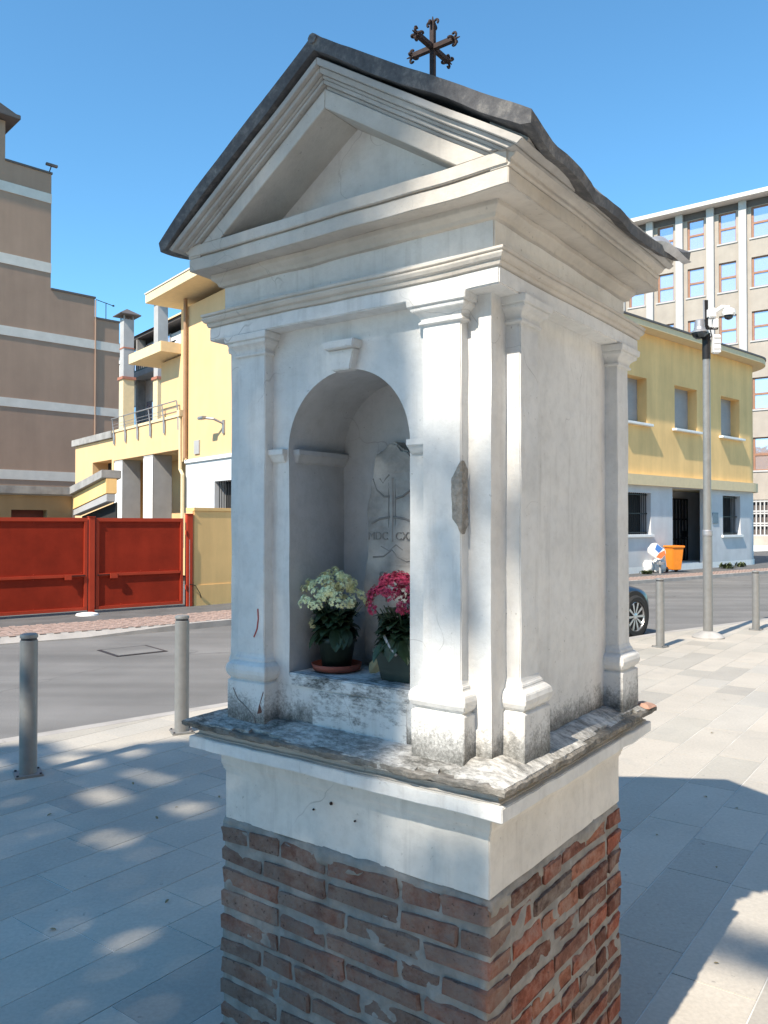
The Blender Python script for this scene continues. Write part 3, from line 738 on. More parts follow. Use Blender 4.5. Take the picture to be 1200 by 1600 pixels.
# carved stone slab in the niche
so = [(-.060, 1.235), (.120, 1.235), (.118, 1.45), (.112, 1.52), (.105, 1.60), (.110, 1.70), (.098, 1.78), (.083, 1.835), (.06, 1.868), (.035, 1.872), (.020, 1.895), (-.008, 1.898), (-.030, 1.882), (-.045, 1.868), (-.070, 1.862), (-.073, 1.82), (-.078, 1.78), (-.090, 1.72), (-.098, 1.69), (-.090, 1.62), (-.094, 1.56), (-.105, 1.50), (-.110, 1.42), (-.108, 1.235)]
SX = -.455
stl = MB().prism_y([(SX + a, z) for a, z in so], NYB - .045, NYB + .005).build('carved_slab', M_STONE, SH, bev=.006, sub=.02, amp=.004, nsc=30)
yb = NYB - .045
def relief(name, pts, r=.0045, mat=M_GROOVE): MB().tube([(SX + a, yb + (.0 if mat is M_GROOVE else .002), z) for a, z in pts], r * .8 if mat is M_GROOVE else r, 8).build(name, mat, stl)
relief('carved_cross', [(.0, 1.79), (.0, 1.60)], .0075, M_STONE); relief('carved_cross', [(-.012, 1.785), (-.012, 1.605)], .0022); relief('carved_cross', [(.012, 1.785), (.012, 1.605)], .0022)
relief('carved_arc', [(-.07 , 1.79), (-.055, 1.755), (-.03, 1.735), (-.01, 1.735)], .004)
relief('carved_arc', [(.012, 1.728), (.04, 1.735), (.07, 1.755), (.085, 1.785)], .004)
relief('carved_arc', [(-.075, 1.655), (-.045, 1.668), (0, 1.674), (.045, 1.668), (.085, 1.655)], .0042)
relief('carved_arc', [(-.045, 1.79), (-.032, 1.775), (-.022, 1.79), (-.01, 1.80)], .003)
relief('carved_arc', [(-.07, 1.552), (-.03, 1.555), (0, 1.575), (.02, 1.555), (.055, 1.542), (.09, 1.552)], .004)
relief('carved_arc', [(-.04, 1.585), (-.01, 1.572), (.015, 1.59), (.04, 1.575)], .003)
def engrave(txt, x, z, size):
    c = bpy.data.curves.new('txt', 'FONT'); c.body = txt; c.size = size; c.extrude = .0045; c.align_x = 'CENTER'
    t = bpy.data.objects.new('t', c); COL.objects.link(t)
    me = bpy.data.meshes.new_from_object(t.evaluated_get(bpy.context.evaluated_depsgraph_get()))
    bpy.data.objects.remove(t)
    o = obj('lettering', me, stl); me.materials.clear(); me.materials.append(M_GROOVE)
    o.location = (SX + x, yb, z); o.rotation_euler = (R(90), 0, 0)
engrave('MDC', -.050, 1.605, .034); engrave('CXX', .050, 1.605, .034)
engrave('S', -.035, 1.475, .05); engrave('R', .045, 1.475, .05); engrave('I', -.02, 1.42, .04)

# ================================================================ FLOWER POTS
def leaf_quads(m, c, d, up, ln, wd, droop=.3):
    c = Vector(c); d = Vector(d).normalized(); s = d.cross(Vector(up)).normalized(); u = s.cross(d)
    P = []
    for t, wf, z in ((0, .15, 0), (.25, .8, .05), (.6, 1.0, -.02), (.85, .62, -.12), (1, .05, -.25)):
        p = c + d * ln * t + u * ln * z * droop * 2
        P += [tuple(p - s * wd * wf / 2 + u * .12 * wd * wf), tuple(p), tuple(p + s * wd * wf / 2 + u * .12 * wd * wf)]
    m.add(P, [(3 * i + j, 3 * i + j + 1, 3 * i + j + 4, 3 * i + j + 3) for i in range(4) for j in (0, 1)])
def flowers(m, c, r, h, n, rnd, petal=.0055):
    """clusters of small four-petal flowers over a dome"""
    for _ in range(n):
        a = rnd.uniform(0, 6.283); t = rnd.random() ** .5; rr = r * t
        cc = Vector((c[0] + rr * math.cos(a), c[1] + rr * math.sin(a) * .9, c[2] + h * (1 - t * t) + rnd.uniform(-.012, .01)))
        nrm = Vector((math.cos(a) * t, math.sin(a) * t, .7)).normalized()
        for _ in range(34):
            o = Vector((rnd.gauss(0, 1), rnd.gauss(0, 1), rnd.gauss(0, 1))); o = o.normalized() * .0125
            if o.dot(nrm) < -.004: continue
            p = cc + o * rnd.uniform(.7, 1.1); nn = (o.normalized() + nrm * .8 + Vector((rnd.gauss(0, .2),) * 3)).normalized()
            s = nn.cross(Vector((.3, .2, .9))).normalized(); u = nn.cross(s); ro = rnd.uniform(0, 1.6)
            for k in range(4):
                b_ = ro + k * math.pi / 2; e = s * math.cos(b_) + u * math.sin(b_); g = nn.cross(e)
                m.add([tuple(p), tuple(p + e * petal * .6 + g * petal * .42 + nn * .001), tuple(p + e * petal * 1.15 + nn * .0015), tuple(p + e * petal * .6 - g * petal * .42 + nn * .001)], [(0, 1, 2, 3)])
def potted(name, lab, cat, lx, ly, petal, potmat, saucer, fr, fh, fz, seed, skew):
    rnd = random.Random(seed)
    p = ORG + AX * lx + AY * ly
    t = thing(name, lab, cat, (p.x, p.y, NZ0 + .0035), az=126.5)
    if saucer:
        MB().lathe([(.055, 0), (.070, .004), (.076, .022), (.072, .022), (.066, .008), (.02, .006)], 28).build('saucer', M_TERR, t, smooth=True)
        MB().lathe([(.042, .008), (.055, .085), (.058, .085), (.058, .10), (.053, .10), (.05, .09), (.01, .088)], 24).build('pot', potmat, t, smooth=True)
        top = .088
    else:
        MB().stack((-.062, .062, -.045, .045), [(-.012, 0), (-.008, .03), (.0, .075), (.006, .076), (.006, .09), (0, .09), (-.004, .08)]).build('pot', potmat, t, bev=.003)
        top = .082
    MB().lathe([(.048, top), (.03, top + .006), (.01, top + .008)], 16).build('soil', M_SOIL, t)
    m = MB()
    for k in range(110):
        a = rnd.uniform(0, 6.283); zz = rnd.uniform(top + .01, fz - .02)
        d = Vector((math.cos(a), math.sin(a), rnd.uniform(-.25, .5)))
        leaf_quads(m, (d.x * .012 + skew[0] * (zz - top), d.y * .012, zz), d, (0, 0, 1), rnd.uniform(.04, .066), rnd.uniform(.034, .05), rnd.uniform(.2, .9))
    for k in range(9):
        a = rnd.uniform(3.4, 6.0); d = Vector((math.cos(a), math.sin(a) * .9, -.75))
        leaf_quads(m, (d.x * .03, d.y * .03, top + .045), d, (0, 0, 1), rnd.uniform(.06, .10), .042, .3)
    m.build('foliage', M_LEAF, t, kind='stuff', fix=False)
    m = MB()
    for k in range(30):
        a = rnd.uniform(0, 6.283); rr = fr * rnd.uniform(.2, .85)
        m.tube([(0, 0, top), (rr * .4 * math.cos(a), rr * .4 * math.sin(a), (top + fz) / 2), (rr * math.cos(a) + skew[0] * .1, rr * math.sin(a), fz)], .0017, 4)
    m.build('stems', M_LEAF, t, kind='stuff')
    m = MB(); flowers(m, (skew[0] * .1, skew[1] * .1, fz), fr, fh, 76, rnd, .0046)
    m.build('flowers', petal, t, kind='stuff', fix=False)
    return t, rnd
t1, rd = potted('potted_kalanchoe', 'potted plant with cream yellow flower heads on a red saucer, left in the niche', 'flower pot', -.590, .135, M_FLW, M_GPOT, True, .112, .092, .196, 3, (-.05, -.2))
m = MB(); flowers(m, (-.085, -.01, .135), .012, .006, 3, rd); m.build('flowers', M_FLW, t1, kind='stuff', fix=False, label='lone low cluster hanging on the left side')
t2, rd = potted('potted_kalanchoe', 'potted plant with magenta pink flower heads in a dark green pot beside the niche edge', 'flower pot', -.345, .125, M_FLM, M_GPOT, False, .100, .090, .200, 9, (-.10, 0))
m = MB()
leaf_quads(m, (-.055, -.03, .06), (-.5, -.3, -1), (0, 1, .2), .05, .04); m.build('withered_leaf', M_LEAF2, t2, fix=False)
m = MB(); m.tube([(-.03, -.045, .13), (0, -.06, .10), (.03, -.07, .08)], .004, 5); m.build('pale_ribbon', M_CONL, t2)

# ================================================================ BOLLARDS
def bollard(x, y, label, az):
    t = thing('bollard', label, 'bollard', (x, y, 0), az=az, group='grey steel bollards along the pavement edge')
    return t
b0 = bollard(-2.351, 5.34, 'shaded grey steel bollard nearest the camera, leftmost in front of the red gate', 60)
MB().box(-.085, .085, -.085, .085, 0, .014).build('base_plate', M_BOLL, b0, bev=.002)
MB().lathe([(.056, .014), (.056, .885), (.054, .887)], 28).build('post', M_BOLL, b0, smooth=False)
MB().lathe([(.050, .887), (.050, .903)], 28).build('groove', M_BOLLD, b0)
MB().lathe([(.056, .903), (.0565, .915), (.054, .926), (.040, .931), (.001, .932)], 28).build('cap', M_BOLL, b0)
for s in ((-.07, -.07), (.07, -.07), (.07, .07), (-.07, .07)): MB().lathe([(.008, .014), (.008, .021), (.004, .023)], 8, (s[0], s[1], 0)).build('bolt', M_BOLLD, b0)
for x, y, lab, az in ((-1.61, 6.43, 'grey steel bollard with a dark top groove, between the near left one and the shrine', 66),
                      (3.73, 10.89, 'sunlit grey steel bollard beside the parked car wheel', 48),
                      (5.841, 12.66, 'sunlit grey steel bollard at the right edge, beyond the lamp post', 44)):
    c = copy_tree(b0); c.location = (x, y, 0); c.rotation_euler = (0, 0, R(90 - az)); c['label'] = lab

# ================================================================ LAMP POST WITH CAMERAS
LP = thing('camera_pole', 'tall grey steel pole carrying surveillance cameras beside the road', 'pole', (4.735, 11.78, 0), az=90)
MB().lathe([(.225, 0), (.225, .02), (.20, .045), (.12, .085), (.075, .10)], 32).build('base', M_CONC, LP, smooth=False)
MB().lathe([(.068, .09), (.066, 1.49)], 24).build('pole', M_BOLL, LP)
MB().lathe([(.072, 1.49), (.074, 1.51), (.072, 1.56), (.06, 1.575)], 24).build('collar', M_GALV, LP)
MB().lathe([(.058, 1.57), (.052, 4.10)], 24).build('pole', M_BOLL, LP)
MB().lathe([(.058, 4.08), (.058, 4.46), (.03, 4.47)], 24).build('pole_top', M_BLK, LP, label='black painted top section')
MB().box(-.022, .022, -.022, .022, 4.45, 4.95).build('bracket', M_BLK, LP)
MB().box(-.15, .17, -.02, .02, 4.52, 4.55).build('bracket', M_BLK, LP)
MB().tube([(-.035, -.02, 4.66), (-.04, -.02, 4.95)], .012, 8).build('antenna', M_GALV, LP)
MB().tube([(.0, -.02, 4.60), (.03, -.06, 4.52), (.06, -.05, 4.42), (.02, -.06, 4.36)], .008, 6).build('cable', M_BLK, LP)
CM = thing('dome_camera', 'dark round dome camera hanging left of the black pole top', 'camera', (4.735 - .115, 11.73, 4.37), az=90)
MB().lathe([(.05, .0), (.09, .03), (.118, .07), (.12, .085)], 24).build('dome', M_CGL, CM, smooth=True)
MB().lathe([(.125, .085), (.125, .105), (.085, .13), (.075, .17), (.07, .26), (.05, .28)], 24).build('housing', M_GALV, CM)
CW = thing('swivel_camera', 'white swivel camera on a side arm at the top right of the pole', 'camera', (4.735, 11.74, 4.60), az=90)
MB().box(.0, .12, -.06, .06, .07, .22).build('housing', M_WCAM, CW, bev=.02)
MB().box(.08, .15, -.04, .04, -.07, .065).build('junction_box', M_WCAM, CW, bev=.01)
MB().tube([(.12, 0, .17), (.22, 0, .24), (.31, 0, .235), (.315, 0, .20)], .032, 10).build('arm', M_WCAM, CW)
MB().lathe([(.085, .0), (.095, .03), (.09, .085), (.05, .105)], 20, (.315, 0, .115)).build('camera_head', M_WCAM, CW)
MB().lathe([(.02, -.06), (.055, -.04), (.07, 0)], 20, (.315, 0, .115)).build('lens', M_CGL, CW, smooth=True)
RB = thing('relay_box', 'white ribbed box strapped to the right side of the black pole top', 'box', (4.735 + .125, 11.74, 4.16), az=90)
MB().box(-.055, .06, -.05, .05, 0, .27).build('case', M_WCAM, RB, bev=.012)
for k in range(3): MB().box(-.05, .055, -.056, -.05, .05 + .08 * k, .065 + .08 * k).build('rib', M_CONL, RB)

# ================================================================ PARKED CAR (mostly behind the shrine)
CA_ = thing('parked_car', 'dark navy car parked at the kerb behind the shrine, one alloy wheel showing', 'car', (3.82, 12.47, -.10), az=50)
# local x = towards the visible end, y = away from camera; wheel centre of the visible wheel at x=.0
def car_body():
    m = MB(); WD = 1.74; y0 = -.62 + .0
    # stations along x: (x, half width, sill z, belt z, roof z or None)
    st_ = [(.66, .55, .34, .50), (.63, .70, .28, .60), (.56, .79, .24, .68), (.42, .85, .22, .745), (.2, .875, .21, .79), (0, .88, .21, .82), (-.4, .88, .20, .92), (-1.2, .885, .18, .95), (-2.2, .885, .18, .96), (-2.8, .88, .21, .97), (-3.2, .86, .24, .95), (-3.45, .78, .28, .88), (-3.55, .62, .34, .7)]
    rings = []
    for x, hw, zs, zb in st_:
        prof = [(-hw * .93, zs), (-hw, zs + .12), (-hw * 1.01, (zs + zb) / 2), (-hw * .985, zb - .08), (-hw * .9, zb), (-hw * .4, zb + .03), (hw * .4, zb + .03), (hw * .9, zb), (hw * .985, zb - .08), (hw * 1.01, (zs + zb) / 2), (hw, zs + .12), (hw * .93, zs)]
        rings.append([(x, yy + .82, z) for yy, z in prof])
    n = 12; vs = [p for r_ in rings for p in r_]; fs = []
    for k in range(len(rings) - 1):
        for i in range(n): j = (i + 1) % n; fs.append((k * n + i, (k + 1) * n + i, (k + 1) * n + j, k * n + j))
    fs.append(tuple(range(n))); fs.append(tuple(reversed([(len(rings) - 1) * n + i for i in range(n)])))
    return m.add(vs, fs)
bd = car_body().build('body', M_CAR, CA_, smooth=True)
ss = bd.modifiers.new('smooth', 'SUBSURF'); ss.levels = 1; ss.render_levels = 2
cb = MB(); rg = []
for x, hw, z in ((-.35, .80, .93), (-1.0, .66, 1.36), (-1.3, .63, 1.42), (-2.3, .62, 1.42), (-2.8, .64, 1.32), (-3.25, .78, .95)):
    rg.append([(x, .82 - hw, z), (x, .82 + hw, z)])
vs = []
for a, c in rg: vs += [a, c, (a[0], a[1] - (.0 if a[2] < 1 else .17), .93), (c[0], c[1] + (.0 if c[2] < 1 else .17), .93)]
fs = []
for k in range(5): A, B = 4 * k, 4 * k + 4; fs += [(A, B, B + 1, A + 1), (A, A + 2, B + 2, B), (A + 1, B + 1, B + 3, A + 3)]
cb.add(vs, fs).build('cabin', M_CGL, CA_, smooth=False)
MB().add([(-1.0, .18, 1.372), (-1.3, .20, 1.432), (-2.3, .20, 1.432), (-2.8, .18, 1.335), (-1.0, 1.46, 1.372), (-1.3, 1.44, 1.432), (-2.3, 1.44, 1.432), (-2.8, 1.46, 1.335)], [(0, 1, 5, 4), (1, 2, 6, 5), (2, 3, 7, 6)]).build('roof', M_CAR, CA_)
def wheel(x, y, out):
    t = MB().lathe([(.20, -.10), (.30, -.105), (.325, -.085), (.335, -.05), (.335, .05), (.325, .085), (.30, .105), (.235, .10), (.225, .06), (.22, -.02)], 32)
    w_ = t.build('tyre', M_TYRE, CA_, smooth=False)
    w_.matrix_local = Matrix.Translation((x, y, .335)) @ Matrix.Rotation(R(90) * out, 4, 'X')
    rm = MB(); rm.lathe([(.225, .06), (.232, .085), (.222, .09), (.212, .06)], 32)
    for k in range(10):
        a = 2 * math.pi * k / 10; c, s = math.cos(a), math.sin(a); p = lambda r_, tt, z: (r_ * c - tt * s, r_ * s + tt * c, z)
        rm.add([p(.05, -.012, .075), p(.05, .012, .075), p(.218, .021, .08), p(.218, -.021, .08), p(.05, -.010, .05), p(.05, .010, .05), p(.218, .016, .05), p(.218, -.016, .05)], [(0, 1, 2, 3), (4, 7, 6, 5), (0, 3, 7, 4), (1, 5, 6, 2)])
    rm.lathe([(.055, .04), (.055, .078), (.03, .085), (.001, .085)], 16)
    r_ = rm.build('rim', M_RIM, w_)
    MB().lathe([(.215, .0), (.215, .02), (.01, .02)], 24).build('brake_disc', M_DARK, w_)
    # dark wheel well
    ar = MB().lathe([(.385, -.09), (.385, .012), (.01, .012)], 32).build('wheel_arch', M_DARK, CA_)
    ar.matrix_local = Matrix.Translation((x, -.062 if out > 0 else 1.702, .345)) @ Matrix.Rotation(R(90) * out, 4, 'X')
for x in (0, -2.62):
    wheel(x, -.006, 1); wheel(x, 1.646, -1)

# ================================================================ RED GATE
GB = (-6.69, 14.044)
def gate_leaf(x0, x1, label):
    t = thing('gate_leaf', label, 'gate', (GB[0] + x0 * math.sin(R(50.2)), GB[1] + x0 * math.cos(R(50.2)), 0), az=50.2, group='red steel gate leaves')
    W_ = x1 - x0
    MB().box(0, W_, -.03, .03, .06, .12).build('bottom_rail', M_REDF, t, bev=.004)
    MB().box(0, W_, -.03, .03, 1.71, 1.78).build('top_rail', M_REDF, t, bev=.004)
    MB().box(.06, W_ - .06, -.035, .03, .68, .735).build('middle_rail', M_REDF, t, bev=.004)
    MB().box(0, .06, -.032, .032, .12, 1.71).build('stile', M_REDF, t, bev=.004)
    MB().box(W_ - .06, W_, -.032, .032, .12, 1.71).build('stile', M_REDF, t, bev=.004)
    MB().box(.06, W_ - .06, -.004, .004, .12, .68).build('panel', M_RED, t)
    MB().box(.06, W_ - .06, -.004, .004, .735, 1.71).build('panel', M_RED, t)
    for k in range(5):
        for z in (.14, .66, .76, 1.69):
            x = .10 + (W_ - .2) * k / 4
            MB().lathe([(.008, 0), (.006, .006)], 6).build('rivet', M_REDF, t).matrix_local = Matrix.Translation((x, -.005, z)) @ Matrix.Rotation(R(90), 4, 'X')
    return t, W_
gl, W1 = gate_leaf(-2.1, 1.50, 'left leaf of the red steel gate, wide with its latch at the right end')
MB().box(W1 - .42, W1 - .04, -.06, -.035, .70, .715).build('latch', M_BLK, gl); MB().box(W1 - .42, W1 - .30, -.075, -.06, .64, .73).build('latch_plate', M_REDF, gl)
gr, W2 = gate_leaf(1.66, 3.42, 'right leaf of the red steel gate, beside the yellow boundary wall')
MB().box(.02, .42, -.06, -.035, .70, .715).build('latch', M_BLK, gr); MB().box(.26, .40, -.075, -.06, .64, .73).build('latch_plate', M_REDF, gr)
def gpost(x, w_, z, label):
    t = thing('gate_post', label, 'post', (GB[0] + x * math.sin(R(50.2)), GB[1] + x * math.cos(R(50.2)), 0), az=50.2)
    MB().box(-w_ / 2, w_ / 2, -.05, .05, 0, z).build('post', M_REDF, t, bev=.006)
    MB().box(-w_ / 2 - .01, w_ / 2 + .01, -.06, .06, z, z + .015).build('cap', M_REDF, t, bev=.003)
    return t
gpost(1.58, .11, 1.79, 'red steel centre post between the two gate leaves')
t = gpost(3.56, .13, 1.86, 'red steel hinge post against the yellow boundary wall')
for z in (.35, 1.45): MB().lathe([(.016, 0), (.016, .09)], 10, (-.09, -.05, z)).build('hinge', M_REDF, t)
MB().tube([(-.02, -.07, .45), (.10, -.09, .42), (.22, -.06, .25), (.26, -.03, .15)], .008, 6).build('cable', M_BLK, t)
MB().tube([(-.02, -.07, 0), (-.02, -.07, 1.35)], .006, 6).build('drop_bolt', M_GALV, t)
pd = thing('door_stop', 'low white pad on the ground under the gate centre post', 'pad', (-5.42, 14.72, 0), az=50)
MB().lathe([(.20, .0), (.19, .03), (.12, .045), (.001, .05)], 20).build('pad', M_WHT, pd)

# yellow boundary wall right of the gate
BW = thing('boundary_wall', 'ochre yellow boundary wall with flat coping, right of the red gate', 'wall', (-3.86, 16.36, 0), az=44)
MB().box(0, 5.2, 0, .28, -.05, 1.93).build('wall', M_YELR, BW, bev=.005)
MB().box(-.01, 5.2, -.015, .295, 1.932, 2.00).build('coping', M_YELR, BW, bev=.005)
MB().box(.0, 5.2, -.012, .0, 0, .42).build('plinth', M_YELR, BW)
MB().box(-.022, -.002, .02, .27, 0, 1.93).build('end_face', M_YEL, BW)

# ================================================================ LEFT YELLOW BUILDING
LY = thing('yellow_building', 'bright yellow rendered building behind the red gate with flat eaves and pillared terrace', 'building', (-5.55, 22.5, 0), az=141.5)
m = wall_holes(-.34, 5.0, 3.43, 7.75, [], .3); m.box(-.34, 5.0, .3, 9, 3.43, 7.75); m.build('upper_wall', M_YEL, LY)
m = wall_holes(.0, 5.0, 0, 3.40, [(1.76, 3.0, 1.3, 2.79)], .35); m.build('lower_wall', M_WST, LY)
MB().box(.0, 5.02, -.05, .3, 3.36, 3.46).build('string_course', M_WHT, LY, bev=.01)
MB().box(1.7, 3.1, .33, .36, 1.2, 2.9).build('window_back', M_DARK, LY)
wb = MB().box(1.72, 3.04, -.03, .06, 1.24, 1.30).build('window_sill', M_WHT, LY)
for k in range(9): MB().tube([(1.85 + k * .13, .10, 1.30), (1.85 + k * .13, .10, 2.79)], .012, 6).build('window_bar', M_BLK, LY)
MB().box(-1.10, 6.0, -.75, 9.5, 7.97, 8.22).build('roof_slab', M_CREAM, LY, bev=.01)
MB().box(-1.12, 6.0, -.77, 9.5, 8.225, 8.26).build('roof_edge', M_BAND, LY)
# lower wing
m = MB().box(-1.72, -.342, .0, 8, 4.55, 6.45); m.build('lower_wing', M_YEL, LY)
MB().box(-2.75, -.345, -.6, 8, 6.50, 6.80).build('wing_roof_slab', M_CREAM, LY, bev=.01)
# terrace parapet box over the pillars
MB().box(-5.6, -.345, -.02, .2, 3.78, 4.72).build('terrace_parapet', M_YEL, LY, bev=.01)
MB().box(-5.62, -.345, -.05, .24, 4.722, 4.80).build('parapet_cap', M_CREAM, LY)
MB().box(-5.6, -.345, .2, 6, 3.78, 3.95).build('terrace_floor', M_CREAM, LY)
for x in (-5.55, -3.05):
    p = MB().box(x, x + .72, .0, .62, 0, 3.778).build('pillar', M_CONL, LY, bev=.01)
    MB().box(x - .004, x + .724, -.004, .0, 0, 3.7).build('lit_face', M_WHT, p)  # sunlit side put into the colour: whiter than the pillar's grey sides
MB().box(-5.6, .0, 1.6, 1.9, 0, 3.775).build('recessed_wall', M_YEL, LY)
# terrace railing with leaning blade posts
rl = MB()
for k in range(6):
    x = -5.5 + k * 1.02
    MB().add([(x - .03, -.06, 4.35), (x + .09, -.06, 4.30), (x + .10, -.06, 4.55), (x + .03, -.12, 5.17), (x - .01, -.12, 5.17), (x - .05, -.06, 4.8),
              (x - .03, -.04, 4.35), (x + .09, -.04, 4.30), (x + .10, -.04, 4.55), (x + .03, -.10, 5.17), (x - .01, -.10, 5.17), (x - .05, -.04, 4.8)],
             [(0, 1, 2, 3, 4, 5), (11, 10, 9, 8, 7, 6)] + [(i, 6 + i, 6 + (i + 1) % 6, (i + 1) % 6) for i in range(6)]).build('railing_post', M_GALV, LY)
for z, y in ((5.17, -.11), (4.98, -.09), (4.88, -.08)): MB().tube([(-5.55, y, z), (-.42, y, z)], .018 if z > 5.1 else .008, 6).build('railing_rail', M_GALV, LY)
# end block with a dark window, concrete coping
m = wall_holes(-9.6, -5.62, 0, 4.55, [(-7.7, -5.8, 2.6, 3.85)], .6); m.box(-9.6, -5.62, .6, 7, 0, 4.5); m.build('end_block', M_YEL, LY)
MB().box(-9.75, -5.63, -.1, 7, 4.56, 4.80).build('end_block_coping', M_CONC, LY, bev=.01)
MB().box(-7.8, -5.7, .55, .6, 2.5, 3.9).build('window_back', M_DARK, LY)
# pipes, vent, small lamp
MB().tube([(.12, -.08, 3.5), (.12, -.08, 7.95)], .055, 8).build('drainpipe', M_COPP, LY)
MB().tube([(-.1, -.12, 4.75), (-.1, -.12, 3.2), (.05, -.12, 3.05), (.05, -.12, 1.0)], .05, 8).build('drainpipe', M_CREAM, LY)
MB().box(-.16, -.0, -.2, -.06, 4.68, 4.86).build('rain_hopper', M_CREAM, LY)
MB().box(.60, .90, -.04, 0, 3.58, 3.95).build('vent_grille', M_CONL, LY)
lm = thing('wall_lamp', 'small grey lamp arm fixed high on the yellow wall', 'lamp', (-5.55 + 1.75 * .7826 * 0 + .6225 * 2.3, 22.5 - .7826 * 2.3, 4.25), az=141.5)
MB().tube([(0, 0, 0), (-.1, -.25, .12), (-.3, -.4, .15)], .03, 8).build('arm', M_GALV, lm)
MB().box(-.55, -.25, -.5, -.35, .12, .2).build('lamp_head', M_GALV, lm, bev=.02)
MB().box(-.05, .05, -.04, .0, -.25, .1).build('mount', M_GALV, lm)

# ================================================================ ANNEX WITH CONCRETE CANOPY
AN = thing('gate_annex', 'low ochre annex with a weathered concrete canopy behind the red gate', 'annex', (-9.3, 24.0, 0), az=46)
m = wall_holes(-8, 0, 0, 2.5, [(-1.75, -.75, 1.2, 2.08)], .3); m.build('wall', simple('dark_ochre_wall', (.36, .25, .13), .9, var=.12, scale=1, streak=.15), AN)  # darker, browner ochre render
MB().box(-1.8, -.7, .28, .3, 1.1, 2.2).build('window_back', simple('rust_red_panel', (.16, .05, .04), .8), AN)
MB().box(-8, .12, -.12, 2.4, 2.53, 2.76).build('canopy_slab', M_CONC, AN, bev=.015)
# sloping ramp canopy to the right (towards the camera side)
d1 = Vector((math.sin(R(141.5 - 46)) , math.cos(R(141.5 - 46)), 0))
rp = MB(); A = (0, 0); B = (2.85 * math.cos(R(-95.5)), 2.85 * math.sin(R(-95.5)))
def off(p, q_, t): return (p[0] + q_[0] * t, p[1] + q_[1] * t)
nn = (math.cos(R(-5.5)), math.sin(R(-5.5)))
def ramp_box(z0a, z1a, z0b, z1b, w0, w1, name, mat, s0=0.0, s1=1.0):
    P0 = (A[0] + (B[0] - A[0]) * s0, A[1] + (B[1] - A[1]) * s0); P1 = (A[0] + (B[0] - A[0]) * s1, A[1] + (B[1] - A[1]) * s1)
    a0, b0_, a1, b1_ = off(P0, nn, w0), off(P1, nn, w0), off(P0, nn, w1), off(P1, nn, w1)
    MB().add([(*a0, z0a), (*b0_, z0b), (*b1_, z0b), (*a1, z0a), (*a0, z1a), (*b0_, z1b), (*b1_, z1b), (*a1, z1a)],
             [(0, 3, 2, 1), (4, 5, 6, 7), (0, 1, 5, 4), (1, 2, 6, 5), (2, 3, 7, 6), (3, 0, 4, 7)]).build(name, mat, AN, bev=.01)
ramp_box(2.53, 2.76, 2.92, 3.14, -.12, .42, 'canopy_slab', M_CONC)
ramp_box(2.10, 2.52, 2.50, 2.91, .0, .3, 'beam', M_YELR)
ramp_box(1.92, 2.09, 2.28, 2.49, .02, .25, 'beam_edge', M_CONL)
ramp_box(0, 1.91, 0, 2.27, .28, .32, 'inner_wall', M_DARK)

# ================================================================ BROWN BUILDING (left)
BR = thing('brown_building', 'tall brown rendered building with pale stone bands and a stepped roofline', 'building', (-17.2, 36.0, 0), az=46)
steps = [(-6, .12, 19.9), (.121, 2.20, 18.1), (2.201, 4.33, 12.66), (4.331, 5.59, 11.68)]
for x0_, x1_, z in steps:
    MB().box(x0_, x1_, 0 if x1_ > 5 or True else 0, 9, 0, z).build('wall', M_BROWN, BR)
    if z < 19: MB().box(x0_ - .0, x1_ + .04, -.05, 9.0, z + .002, z + .09).build('coping', M_COPE, BR)
MB().box(-6, .62, -.5, 9, 19.95, 20.15).build('roof_slab', M_COPE, BR, bev=.02)
MB().prism_y([(-6, 20.152), (.55, 20.152), (-.6, 20.6), (-6, 20.6)], -.4, 8).build('roof', M_COPE, BR)
for z0_, z1_ in ((16.72, 17.16), (13.44, 13.90), (10.20, 10.62), (6.99, 7.39), (3.71, 4.14)):
    xr = 2.20 if z0_ > 12.7 else 5.595
    MB().box(-6, xr + .01, -.03, .0, z0_, z1_).build('band', M_BAND, BR)
MB().tube([(4.36, -.04, 0), (4.36, -.04, 12.6)], .03, 6).build('lightning_cable', M_BROWN, BR)
an = thing('roof_antenna', 'thin aerial standing on the lower roof step of the brown building', 'antenna', (-17.2 + 4.9 * math.sin(R(46)), 36 + 4.9 * math.cos(R(46)), 11.77), az=46)
MB().tube([(0, 0, 0), (0, 0, .8)], .018, 6).build('mast', M_BLK, an); MB().tube([(-.5, 0, .86), (.35, .0, .72)], .018, 6).build('boom', M_BLK, an)
MB().lathe([(.03, 0), (.07, .03), (.03, .08)], 8, (.38, 0, .68)).build('tip', M_BLK, an)
fl_ = thing('roof_floodlight', 'small dark floodlight on the upper roof corner of the brown building', 'floodlight', (-17.2 + 2.1 * math.sin(R(46)), 36 + 2.1 * math.cos(R(46)), 18.19), az=46)
MB().tube([(0, 0, 0), (.05, -.1, .25)], .025, 6).build('bracket', M_BLK, fl_); MB().box(-.22, .3, -.25, -.1, .22, .32).build('lamp_head', M_COPE, fl_)

